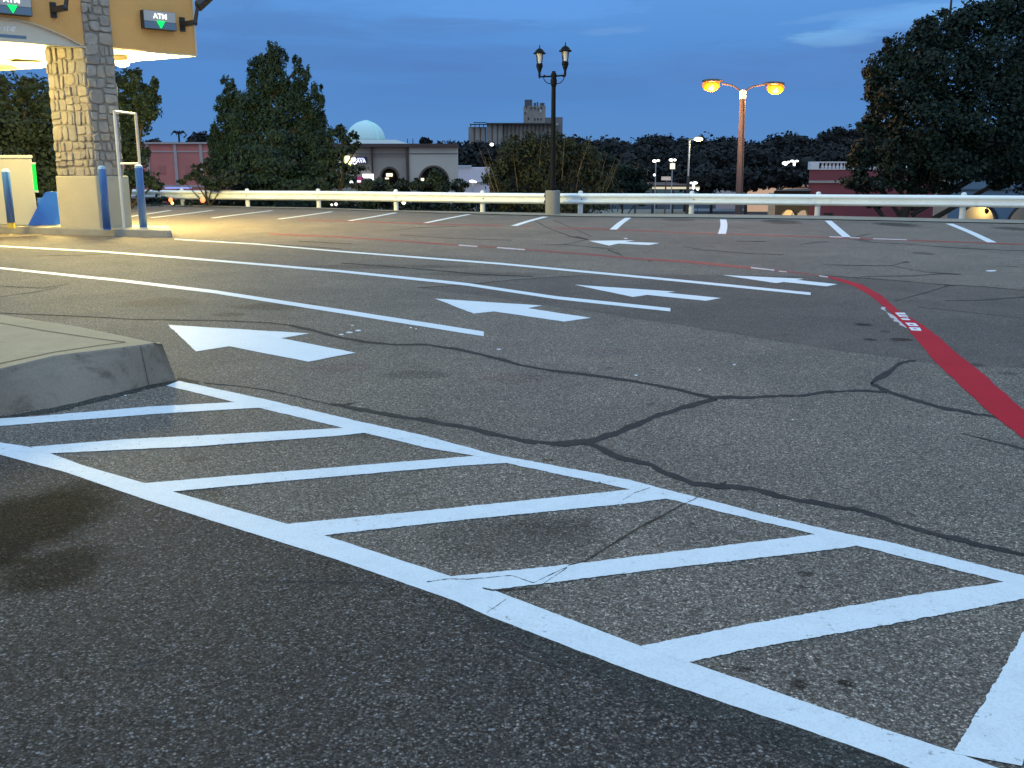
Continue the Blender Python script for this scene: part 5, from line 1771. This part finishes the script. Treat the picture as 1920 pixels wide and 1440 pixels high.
build('white_light', MB().obox((q[0] - 0.05, q[1] - 0.05, q[2]), (1, 0, 0), (0, 1, 0), (0, 0, 1), 0.16, 0.04, 0.08), emit('pink_white', (1.0, 0.75, 0.9), 1.6), root)
for i, (u, v, r_, c, lab) in enumerate([
        (640, 331, 0.13, (1, .95, .7), 'small warm window light through the leaves below the yellow logo'), (633, 328, 0.10, (1, .95, .7), 'small warm light next to the conifer edge'),
        (627, 330, 0.13, (1, .95, .7), 'faint yellow light at the foot of the conifer'), (660, 342, 0.16, (.8, 1, .9), 'pale green white shop light in the hedge'),
        (652, 340, 0.09, (.9, 1, .9), 'tiny greenish light in the hedge'), (698, 340, 0.06, (1, 1, 1), 'pin point white light above the hedge')]):
    p = at(u, v, D - 6)
    o = build('shop_light', MB().ball(p, r_ * 1.3, 0.1, r_, 10, 6), emit('shop_light_%d' % i, c, 1.6), base=p)
    tag(o, lab, 'light', 'small shop lights')

# dome behind
D = 125
M_ROOFP = simple('pale_roof', (0.40, 0.40, 0.37), 0.8, 0.05)
c = at(686, 262, D)
root = thing('domed_hall', (c[0], D, LG), 'pale green glowing dome with a bright rib above the beige roof', 'dome')
k = mpp(D)
build('drum', MB().lathe((c[0], D), [(44 * k, LG), (44 * k, zz(272, D)), (44 * k, zz(266.5, D)), (37 * k, zz(262.5, D))], 32), M_ROOFP, root)
dm = MB()
R_ = 36 * k
zd = zz(263, D)
dm.lathe((c[0], D), [(R_ * math.cos(math.radians(a)), zd + R_ * 0.98 * math.sin(math.radians(a))) for a in range(0, 90, 6)] + [(0.01, zd + R_ * 0.98)], 40)
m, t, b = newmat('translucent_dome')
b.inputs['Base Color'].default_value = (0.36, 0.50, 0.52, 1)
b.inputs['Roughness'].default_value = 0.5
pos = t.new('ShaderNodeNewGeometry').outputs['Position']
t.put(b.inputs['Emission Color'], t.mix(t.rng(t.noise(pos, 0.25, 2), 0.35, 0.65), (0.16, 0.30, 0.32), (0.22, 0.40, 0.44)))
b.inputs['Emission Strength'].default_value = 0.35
build('dome_shell', dm, m, root, smooth=True)
rb = MB()
pts = []
for i in range(25):
    a = math.radians(i * 180 / 24)
    w3 = Vector((R_ * 1.0 * math.cos(a) * 0.72, -R_ * 1.0 * math.cos(a) * 0.69, 0))
    pts.append((c[0] + w3.x, D + w3.y, zd + R_ * 0.975 * math.sin(a)))
rb.path(pts, 0.10, 5)
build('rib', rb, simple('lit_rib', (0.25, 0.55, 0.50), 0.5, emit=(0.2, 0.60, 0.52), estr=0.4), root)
D = 97
root = thing('mall_roof', tuple(at(690, 268, D)), 'low pale sloping roof between the beige cornice and the dome', 'roof')
rf = MB()
p = [at(u, v, D + dd) for (u, v, dd) in ((648, 271, 0), (772, 271, 0), (742, 262, 8), (672, 262, 8))]
rf.slab([(q[0], q[1], q[2]) for q in p], (0, 0.2, -0.6))
build('roof_sheet', rf, M_ROOFP, root)
for i, (u, v) in enumerate([(764, 260), (774, 260), (844, 261), (853, 262)]):
    D = 100
    p = at(u, v, D)
    o = build('roof_mast', MB().tube((p[0], p[1], zz(272, D)), p, 0.05, 0.04, 5), M_SK, base=(p[0], p[1], zz(272, D)))
    tag(o, ['thin mast on the beige roof beside the dome', 'second thin mast close to the first on the beige roof', 'thin mast on the beige roof near its lighter end', 'thin mast at the very corner of the beige roof'][i], 'mast', 'roof masts')

# pale building right of the arcade
D = 110
M_LIL = simple('lilac_white_wall', (0.36, 0.37, 0.45), 0.8, 0.06, emit=(0.36, 0.37, 0.45), estr=0.35)  # brightness of the wall put in as a glow of its own colour
a, b_ = at(858, 300, D), at(918, 300, D)
root = thing('pale_building', (a[0], D, LG), 'pale lilac wall half hidden by branches beside the beige building', 'building')
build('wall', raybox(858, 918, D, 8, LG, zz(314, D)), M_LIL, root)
build('parapet', raybox(858, 884, D, 8, zz(314, D), zz(310.5, D), 0.2), simple('white_parapet', (0.5, 0.5, 0.52), 0.8), root)
build('awning', MB().box(a[0], b_[0] - 0.8, D - 0.5, D, zz(343.5, D), zz(341.5, D)), simple('grey_awning', (0.2, 0.2, 0.2), 0.8), root)
D = 100
p = at(869, 347, D)
root = thing('lit_umbrella', (p[0], p[1], LG), 'small yellow lit awning at the foot of the pale wall', 'awning')
build('canopy', MB().lathe((p[0], p[1]), [(0.36, p[2] - 0.2), (0.3, p[2]), (0.02, p[2] + 0.25)], 10), simple('yellow_cloth', (0.7, 0.62, 0.25), 0.7, emit=(0.8, 0.72, 0.3), estr=0.6), root)
build('pole', MB().tube((p[0], p[1], LG), (p[0], p[1], p[2]), 0.03, 0.03, 6), M_SK, root)
D = 100
a, b_ = at(875, 380, D), at(884, 396, D)
root = thing('peach_booth', (a[0], D, LG), 'narrow peach lit booth seen under the guardrail', 'booth')
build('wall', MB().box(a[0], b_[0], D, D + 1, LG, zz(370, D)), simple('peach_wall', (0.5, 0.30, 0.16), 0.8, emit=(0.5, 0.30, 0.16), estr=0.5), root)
build('roof', MB().box(a[0] - 0.1, b_[0] + 0.15, D - 0.1, D + 1.1, zz(370, D), zz(368, D)), M_BROWN, root)

# grain elevator
D = 640
k = mpp(D)
M_SILO = simple('silo_concrete', (0.24, 0.20, 0.175), 0.9, 0.22, 0.12, grime=0.4)
M_SILO_D = simple('dark_silo_trim', (0.05, 0.05, 0.05), 0.9, 0.2)
sbx = at(960, 300, D)
root = thing('grain_elevator', (sbx[0], D, 0), 'huge concrete grain elevator with a tall headhouse on the skyline', 'grain elevator')


def ux(u): return at(u, 250, D)[0]


zb = -5
def silos(name, u0, u1, vt, n_, depth=0):
    mb = MB()
    r_ = (u1 - u0) / n_ / 2 * k
    for i in range(n_):
        x = ux(u0) + r_ * (2 * i + 1)
        mb.lathe((x, D + depth), [(r_ * 0.99, zb), (r_ * 0.99, zz(vt, D))], 12)
    mb.box(ux(u0) + 0.5, ux(u1) - 0.5, D + depth, D + depth + 14, zb, zz(vt, D) - 0.3)
    build(name, mb, M_SILO, root)


silos('silo_block', 878, 912, 238, 3, 2)
silos('silo_block', 913, 943, 232.5, 3, 0)
silos('silo_block', 943, 1041, 233.5, 13, 3)
build('roof_edge', MB().box(ux(912), ux(1042), D - 4, D + 18, zz(233.2, D), zz(230.8, D)), M_SILO_D, root)
gl = MB()
gl.box(ux(881), ux(915), D - 2, D + 8, zz(233.5, D), zz(232.6, D))
gl.box(ux(888), ux(912), D - 1, D + 6, zz(230, D), zz(229.2, D))
for u in (882, 890, 898, 906): gl.box(ux(u), ux(u) + 0.5, D - 1, D, zz(238, D), zz(232, D))
build('roof_gallery', gl, M_SILO_D, root)
build('headhouse', MB().box(ux(982), ux(1023), D + 3, D + 16, zz(235, D), zz(198, D)), M_SILO, root)
M_SILOTOP = simple('dark_silo', (0.08, 0.08, 0.085), 0.9, 0.2)
for bx4 in ((984, 998, 14, 186), (1001, 1005.5, 10, 192), (1007, 1009.5, 10, 190.5), (1013, 1021, 12, 192)):
    build('roof_tower', MB().box(ux(bx4[0]), ux(bx4[1]), D + 4, D + bx4[2], zz(198.2, D), zz(bx4[3], D)), M_SILOTOP, root)
tw = MB()
tw.box(ux(984), ux(998), D + 4, D + 14, zz(198.2, D), zz(186, D))
tw.box(ux(1001), ux(1005.5), D + 4, D + 10, zz(198.2, D), zz(192, D))
tw.box(ux(1007), ux(1009.5), D + 4, D + 10, zz(198.2, D), zz(190.5, D))
tw.box(ux(1013), ux(1021), D + 4, D + 12, zz(198.2, D), zz(192, D))
M_BLKO = simple('black_opening', (0.01, 0.01, 0.012), 0.8)
for (u, v) in ((991, 222), (1003, 223), (1008.5, 223), (1014.5, 223), (987, 200), (996, 202), (1003, 202), (1009, 204), (1015, 202), (985, 212)):
    build('window', MB().box(ux(u - 0.9), ux(u + 0.9), D + 2.6, D + 3.05, zz(v + 2.2, D), zz(v - 2.2, D)), M_BLKO, root)
M_WW = simple('whitewash', (0.42, 0.40, 0.38), 0.9)
build('pale_patch', MB().box(ux(1012), ux(1015.5), D + 2.5, D + 2.98, zz(211, D), zz(205, D)), M_WW, root)
build('pale_patch', MB().box(ux(1040), ux(1047), D + 1.6, D + 1.98, zz(234.5, D), zz(231, D)), M_WW, root)
M_ANX = simple('weathered_annex', (0.15, 0.13, 0.125), 0.9, 0.3, 0.3)
build('annex', MB().box(ux(1023.5), ux(1036.8), D + 2.5, D + 14, zz(232, D), zz(220, D)), M_ANX, root)
build('annex', MB().box(ux(1037), ux(1055), D + 2, D + 16, zb, zz(219.5, D)), M_ANX, root)

# maroon building with balustrade
D = 62
M_MAR = simple('maroon_wall', (0.17, 0.045, 0.055), 0.9, 0.08, 0.6)
a, b_ = at(1519, 340, D), at(1790, 340, D)
root = thing('maroon_building', (a[0], D, LG), 'maroon building with a white balustrade behind the guardrail', 'building')
build('wall', raybox(1519, 1790, D, 12, LG, zz(318, D)), M_MAR, root)
M_BAL = simple('white_balustrade', (0.55, 0.57, 0.60), 0.7, 0.05)
build('band', MB().box(a[0] - 0.08, b_[0], D - 0.12, D, zz(343, D), zz(338.5, D)), simple('stone_band', (0.28, 0.26, 0.25), 0.8), root)
bl = MB()
bl.box(a[0] - 0.05, at(1536, 300, D)[0], D - 0.08, D + 0.5, zz(318, D), zz(303, D))
bl.box(at(1536, 300, D)[0], b_[0], D - 0.06, D + 0.3, zz(305.2, D), zz(303, D))
bl.box(at(1536, 300, D)[0], b_[0], D - 0.06, D + 0.3, zz(318, D), zz(316.2, D))
u = 1543.0
while u < 1790:
    p = at(u, 310, D)
    bl.lathe((p[0], D + 0.1), [(0.07, zz(316.3, D)), (0.11, zz(313.5, D)), (0.06, zz(309.5, D)), (0.08, zz(307, D)), (0.09, zz(305.1, D))], 8)
    u += 7.1
build('balustrade', bl, M_BAL, root)
mb = MB()
p, q = at(1545, 399, D), at(1561, 405, D)
mb.box(p[0], q[0], D - 0.03, D - 0.001, q[2] - 0.3, p[2])
build('window', mb, simple('dark_opening', (0.015, 0.012, 0.01), 0.5), root)
# brown wing with lit arches
D = 60
M_BRW = simple('ochre_brown_wall', (0.14, 0.085, 0.035), 0.9, 0.12, 0.8)
root = thing('arched_wing', tuple(at(1490, 400, D)[:2]) + (LG,), 'brown wing with two small lit arches under the guardrail', 'building')
wm = MB()
A_, B_ = at(1458, 380, D)[0], at(1518, 380, D)[0]
zt_ = zz(357, D)
pts = [(A_, D, LG), (A_, D, zt_), (B_, D, zt_)]
for (uc, hw, vc) in ((1508, 13, 394), (1480, 15, 393)):
    c_ = at(uc, vc, D); r_ = hw * mpp(D)
    if uc == 1508:
        pts.append((B_, D, c_[2] - 0.25)); ang = range(3, 17)
    else: ang = range(0, 17)
    for i in ang:
        th = math.pi * i / 16
        pts.append((c_[0] + r_ * math.cos(th), D, c_[2] - r_ * 0.9 + r_ * 0.9 * math.sin(th)))
    pts.append((c_[0] - r_ * 1.0, D, LG)) if uc == 1480 else pts.append((c_[0] - r_ * 1.0, D, zz(404, D)))
build('wall', MB().slab(pts, (0, 0.5, 0)), M_BRW, root)
build('roof', MB().slab([at(1452, 357.5, D - 0.5), at(1520, 357.5, D - 0.5), at(1520, 353, D + 3), at(1478, 354, D + 3)], (0, 0.2, -0.2)), simple('dark_brown_roof', (0.05, 0.03, 0.02), 0.8), root)
mb = MB().box(A_, B_, D + 2.0, D + 2.2, LG, zt_ - 0.2)
build('back_wall', mb, simple('lit_inner_wall', (0.45, 0.38, 0.28), 0.8), root)
p = at(1476, 397, D + 1)
build('lit_panel', MB().slab([at(u, v, D + 1.2) for u, v in ((1466, 406), (1476, 394), (1486, 395), (1482, 406))], (0, 0.1, 0)), emit('amber_panel', (1.0, 0.62, 0.22), 0.9), root)
lamp_light('arch_glow', 'POINT', at(1500, 400, D + 1.2), 30, (1.0, 0.75, 0.45), 0.2)

# blue building with lit arches
D = 56
M_BLU = simple('slate_blue_wall', (0.10, 0.17, 0.24), 0.9, 0.08, 0.8)
a, b_ = at(1786, 380, D), at(2100, 380, D)
root = thing('blue_building', (a[0], D, LG), 'slate blue building with large lit arches below the round tree', 'building')
pts = [(a[0], D, LG), (a[0], D, zz(336, D)), (b_[0], D, zz(336, D)), (b_[0], D, LG)]
low_ = []
for (uc, hw, vc) in ((1935, 42, 381), (1838, 37, 382)):
    c_ = at(uc, vc, D); r_ = hw * mpp(D)
    low_.append((c_[0] + r_, D, LG))
    for i in range(17):
        th = math.pi * i / 16
        low_.append((c_[0] + r_ * math.cos(th), D, c_[2] - r_ + r_ * math.sin(th)))
    low_.append((c_[0] - r_, D, LG))
build('wall', MB().slab(pts + low_, (0, 0.5, 0)), M_BLU, root)
build('band', MB().box(a[0], b_[0], D - 0.1, D - 0.002, zz(356, D), zz(353.5, D)), simple('slate_trim', (0.07, 0.10, 0.14), 0.8), root)
build('vault', MB().box(a[0], b_[0], D + 2.3, D + 2.5, LG, zz(340, D)), simple('cream_inner_wall', (0.42, 0.36, 0.30), 0.85, 0.1), root)
rm = MB()
for (uc, hw, vc) in ((1935, 42, 381), (1838, 37, 382)):
    c_ = at(uc, vc, D - 0.04); r_ = hw * mpp(D); zc = c_[2] - r_
    for i in range(16):
        t0, t1 = math.pi * i / 16, math.pi * (i + 1) / 16
        rm.tube((c_[0] + r_ * math.cos(t0), D - 0.04, zc + r_ * math.sin(t0)), (c_[0] + r_ * math.cos(t1), D - 0.04, zc + r_ * math.sin(t1)), 0.07, 0.07, 5)
build('arch_trim', rm, simple('dark_arch_trim', (0.03, 0.03, 0.03), 0.7), root)
p = at(1850, 396, D + 1.5)
lan = thing('wall_lantern', p, 'small dark lantern against the yellow lit vault', 'lantern')
build('lantern_body', MB().lathe((p[0], p[1]), [(0.02, p[2] - 0.16), (0.12, p[2] - 0.05), (0.13, p[2] + 0.08), (0.02, p[2] + 0.16)], 8), M_SK, lan)
build('hanger', MB().tube((p[0], p[1], p[2] + 0.15), (p[0] + 0.05, p[1], p[2] + 0.6), 0.03, 0.03, 6), M_SK, lan)
lamp_light('vault_glow', 'POINT', (p[0] + 0.25, p[1] + 0.3, p[2] + 0.05), 60, (1.0, 0.72, 0.22), 0.1)

# petrol canopy and low roofs
D = 165
root = thing('petrol_canopy', (at(1262, 350, D)[0], D, LG), 'long low cream lit petrol station canopy', 'canopy')
a, b_ = at(1216, 350, D), at(1312, 350, D)
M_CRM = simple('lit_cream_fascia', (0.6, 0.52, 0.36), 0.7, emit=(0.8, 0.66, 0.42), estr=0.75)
build('fascia', MB().box(a[0], b_[0], D, D + 8, zz(354.5, D), zz(347.5, D)), M_CRM, root)
build('roof', MB().slab([(a[0], D - 0.3, zz(347.3, D)), (b_[0], D - 0.3, zz(347.3, D)), (b_[0] - 3, D + 6, zz(343, D)), (a[0] + 0.5, D + 6, zz(343, D))], (0, 0.2, -0.25)), simple('brown_tile_roof', (0.09, 0.05, 0.035), 0.9), root)
for u in (1225, 1262, 1300):
    p = at(u, 350, D + 3)
    build('post', MB().box(p[0] - 0.2, p[0] + 0.2, p[1], p[1] + 0.4, LG, zz(354.5, D)), M_SK, root)


def lowhouse(name, u0, u1, v0, v1, D, col, label, estr=0.0, roofcol=(0.12, 0.07, 0.05), vr=None):
    a, b_ = at(u0, v0, D), at(u1, v0, D)
    root = thing(name, ((a[0] + b_[0]) / 2, D, LG), label, 'building')
    build('wall', raybox(u0, u1, D, 6, LG, zz(v0, D)), simple('wall_' + name, col, 0.8, 0.06, emit=col if estr else None, estr=estr), root)  # glow in the wall colour stands in for light falling on it
    vr = vr or v0 - 3
    build('roof', MB().slab([(a[0] - 0.3, D - 0.3, zz(v0, D)), (b_[0] + 0.3, D - 0.3, zz(v0, D)), (b_[0] - 1, D + 3, zz(vr, D)), (a[0] + 1, D + 3, zz(vr, D))], (0, 0.2, -0.2)), simple('roof_' + name, roofcol, 0.9), root)
    return root


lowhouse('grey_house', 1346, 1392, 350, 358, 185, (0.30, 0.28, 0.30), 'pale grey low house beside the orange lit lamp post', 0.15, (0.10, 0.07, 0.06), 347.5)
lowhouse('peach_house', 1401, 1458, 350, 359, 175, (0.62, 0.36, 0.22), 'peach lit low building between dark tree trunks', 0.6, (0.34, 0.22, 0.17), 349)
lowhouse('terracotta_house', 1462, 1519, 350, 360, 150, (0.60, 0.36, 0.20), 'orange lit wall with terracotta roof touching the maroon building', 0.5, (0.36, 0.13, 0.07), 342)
D = 330
p = at(1436, 311, D)
k = mpp(D)
root = thing('gabled_house', (p[0], D, p[2] - 6), 'small pale pyramid roof peeping out of the hillside wood', 'house')
build('roof', MB().prism([(p[0] - 7 * k, D - 3), (p[0] + 8 * k, D - 3), (p[0] + 8 * k, D + 3), (p[0] - 7 * k, D + 3)], zz(319, D), zz(310, D), [(p[0] - 0.1, D - 0.1), (p[0] + 0.1, D - 0.1), (p[0] + 0.1, D + 0.1), (p[0] - 0.1, D + 0.1)]), simple('pale_slate', (0.20, 0.22, 0.26), 0.8), root)
build('wall', MB().box(p[0] - 6 * k, p[0] + 7 * k, D - 2.6, D + 2.6, zz(319, D) - 6, zz(319, D)), M_SK, root)

# lower lot: yellowish light painted on the ground as a patch, and road strip
vg = MB()
tri_poly(vg, [gp(1190, 402, -7.0), gp(1300, 402, -7.0), gp(1290, 392, -7.0), gp(1060, 393, -7.0), gp(1080, 402, -7.0)])
structure('lower_path', vg, simple('lit_ground_tint', (0.16, 0.14, 0.10), 0.9, 0.2, 0.3))
vg = MB()
tri_poly(vg, [gp(1290, 396, -6.99), gp(1900, 396, -6.99), gp(1900, 390, -6.99), gp(1290, 391, -6.99)])
structure('lower_road', vg, simple('pale_road', (0.11, 0.12, 0.13), 0.9, 0.1, 0.3))

# ------------------------------------------------------------------ lamp posts beyond the rail
M_GALV = simple('galvanised_steel', (0.060, 0.056, 0.056), 0.7, 0.1, spec=0.2)
M_SOD = emit('sodium_lens', (1.0, 0.21, 0.0), 1.6)
M_SODC = emit('sodium_core', (1.0, 0.62, 0.14), 2.2)
D = 42
k = mpp(D)
pt = at(1393, 172, D); pbm = at(1384.5, 402, D)
root = thing('sodium_street_light', (pbm[0], D, -7), 'tall steel lamp post with two orange glowing heads', 'street light')
slope = (pt[0] - pbm[0]) / (pt[2] - pbm[2])
build('pole', MB().tube((pbm[0] - slope * (pbm[2] + 7), D, -7), pt, 0.20, 0.115, 16), M_GALV, root, smooth=True)
build('conduit', MB().tube((pbm[0] + 0.17, D - 0.1, -7), (pt[0] + 0.07, D - 0.12, pt[2] - 0.35), 0.022, 0.02, 6), M_SK, root)
build('pole_cap', MB().lathe((pt[0], D), [(0.13, pt[2] - 0.28), (0.14, pt[2] + 0.02), (0.05, pt[2] + 0.08)], 12), M_WPIPE, root)
LAMPD = D
for sgn, (uh, vh), pts in ((-1, (1334, 161), [(1391, 173), (1384, 167), (1375, 161), (1364, 158), (1354, 157)]), (1, (1453, 166), [(1395, 173), (1402, 167), (1412, 162), (1422, 160), (1433, 159)])):
    P3 = [at(u, v, D) for u, v in pts]
    build('arm', MB().path(P3, 0.035, 8), M_GALV, root)
    c = at(uh, vh, D)
    hd = MB().ball((c[0] - sgn * 0.04, c[1], c[2] + 0.19), 0.44, 0.24, 0.10, 16, 8)
    h_ = build('lamp_head', hd, M_FLOOD, root, smooth=True)
    build('lens', MB().ball((c[0] + sgn * 0.02, c[1], c[2] + 0.02), 0.36, 0.24, 0.25, 16, 10), M_SOD, h_, smooth=True)
    build('bulb', MB().ball((c[0] + sgn * 0.02, c[1] - 0.10, c[2] + 0.0), 0.20, 0.14, 0.13, 12, 8), M_SODC, h_, smooth=True)
    lamp_light('sodium_glow', 'POINT', (c[0], c[1] - 0.3, c[2] - 0.35), 800, (1.0, 0.42, 0.15), 0.2)

M_LW = emit('cool_lit_head', (1.0, 0.98, 0.90), 2.6)
M_POLEW = simple('pale_pole', (0.42, 0.40, 0.38), 0.5)


def post_lamp(u, vtop, D, label, heads, name='car_park_lamp', pr=0.09, dark=False, plate=False):
    """small distant lamp: heads = list of (du, dv, ru, rv)"""
    p = at(u, vtop, D)
    root = thing(name, (p[0], D, LG), label, 'lamp post')
    build('pole', MB().tube((p[0], D, LG), p, pr, pr * 0.7, 8), M_SK if dark else M_POLEW, root)
    k = mpp(D)
    for (du, dv, ru, rv) in heads:
        q = at(u + du, vtop + dv, D)
        build('lamp_head', MB().ball((q[0], D - 0.1, q[2]), ru * k, ru * k * 0.6, rv * k, 12, 8), M_LW, root, smooth=True)
    return root


post_lamp(1230, 302, 150, 'white lamp post with two small lit heads above the petrol canopy', [(-3, 0, 4, 2.6), (4, -1, 3, 2)])
r_ = post_lamp(1261, 301, 150, 'white lamp post with a lit box below its heads', [(-3, -1, 4, 2.6), (4, -1, 3, 2.2)])
p = at(1261, 310, 150)
build('light_box', MB().box(p[0] - 0.33, p[0] + 0.33, 149.7, 150.3, zz(317, 150), zz(306, 150)), emit('cream_box', (0.95, 0.85, 0.6), 0.9), r_)
r_ = post_lamp(1293, 262, 60, 'slim tall post with a single warm lit head on a side arm', [], pr=0.07)
p = at(1309, 261, 60)
q = at(1293, 262, 60)
build('arm', MB().tube((q[0] - 0.15, 60, q[2] + 0.02), (p[0], 60, p[2] + 0.02), 0.04, 0.04, 6), M_SK, r_)
build('lamp_head', MB().ball((p[0], 59.9, p[2]), 0.27, 0.2, 0.12, 12, 8), emit('warm_head', (1.0, 0.92, 0.62), 3.0), r_)
lamp_light('post_glow', 'POINT', (p[0], 59.6, p[2] - 0.4), 60, (1.0, 0.9, 0.55), 0.1)
build('sleeve', MB().tube((q[0], 60, LG), (q[0], 60, zz(330, 60)), 0.10, 0.09, 8), M_SK, r_)
post_lamp(1472, 306, 165, 'lit lamp post whose two heads fuse into a bright wedge', [(-1, 0, 5, 3), (6, -2, 3, 2), (1, 5, 3, 6)])
post_lamp(1489, 303, 165, 'slender lit lamp post next to the maroon balustrade', [(-4, -1, 4, 2), (5, -1, 3, 1.8), (0, 4, 2.5, 5)])
post_lamp(886, 343, 70, 'short mushroom shaped white lamp in front of the pale wall', [(-1, -3, 5, 2.6), (5, -2, 3.4, 1.8)], pr=0.10)
post_lamp(922, 271, 160, 'distant lamp head shining in front of the grain elevator', [(0, 0, 3.6, 3)], pr=0.05, dark=True)
post_lamp(1300, 344, 100, 'squat lamp with a bright side box just above the guardrail', [(3, -1, 5, 2.4), (-4, -1, 3, 1.8), (0, 6, 2.5, 5)])
post_lamp(1500, 322, 165, 'pin point white lamp on a horizontal bar by the maroon wall', [(0, 0, 2, 2)], pr=0.04, dark=True)
post_lamp(1227, 328, 140, 'small round white lamp beside the blue street sign', [(0, 0, 2.3, 2.3)], pr=0.04, dark=True)
post_lamp(1309, 355, 120, 'low white lamp on the petrol canopy edge', [(-1, 0, 2.5, 2)], pr=0.04, dark=True)
# street name sign
D = 45
a, b_ = at(1240, 338, D), at(1258, 331, D)
root = thing('street_sign', ((a[0] + b_[0]) / 2, D, -6.9), 'pale blue blank backed street sign on a thin pole', 'sign')
build('plate', MB().box(a[0], b_[0], D, D + 0.03, a[2], b_[2]), simple('pale_blue_plate', (0.30, 0.42, 0.50), 0.5), root)
build('pole', MB().tube(((a[0] + b_[0]) / 2, D + 0.05, -7), ((a[0] + b_[0]) / 2, D + 0.05, b_[2]), 0.04, 0.035, 8), M_GALV, root)
p = at(1191, 384, 40)
o = build('marker_post', MB().lathe((p[0], p[1]), [(0.04, -6.5), (0.04, p[2] - 0.1), (0.05, p[2] - 0.1), (0.05, p[2])], 8), M_GALV, base=(p[0], p[1], -6.5))
tag(o, 'thin grey marker post under the guardrail beam', 'post')
# tail lights and lights seen under the rail
for i, (u, v, c, r_, lab) in enumerate([
        (320, 375, (1.0, 0.22, 0.08), 0.10, 'small red light glowing in the hedge under the guardrail'), (323, 381, (1.0, 0.6, 0.25), 0.07, 'tiny amber light below the first red light'),
        (380, 375, (1.0, 0.20, 0.08), 0.12, 'second red light in the hedge below the coral building'), (630, 383, (1.0, 0.97, 0.85), 0.07, 'round white light in the hedge below the conifer edge'),
        (622, 384, (1.0, 0.97, 0.85), 0.05, 'smaller white light close to the round one'), (757, 380, (1.0, 0.97, 0.85), 0.09, 'white glint under the beam below the beige building'),
        (770, 377, (1.0, 0.97, 0.85), 0.05, 'faint white glint beside the larger one under the beam')]):
    p = at(u, v, 30.6)
    o = build('hedge_light', MB().ball(p, r_ * 0.7, 0.05, r_ * 0.7, 10, 6), emit('hedge_light_%d' % i, c, 1.8), base=p)
    tag(o, lab, 'light', 'lights glimpsed through the hedge')
# signs seen against the rail
sc.view_settings.view_transform = 'Standard'
sc.view_settings.look = 'None'
sc.view_settings.exposure = 0
sc.view_settings.gamma = 1
sc.cycles.max_bounces = 6
sc.cycles.sample_clamp_indirect = 4.0
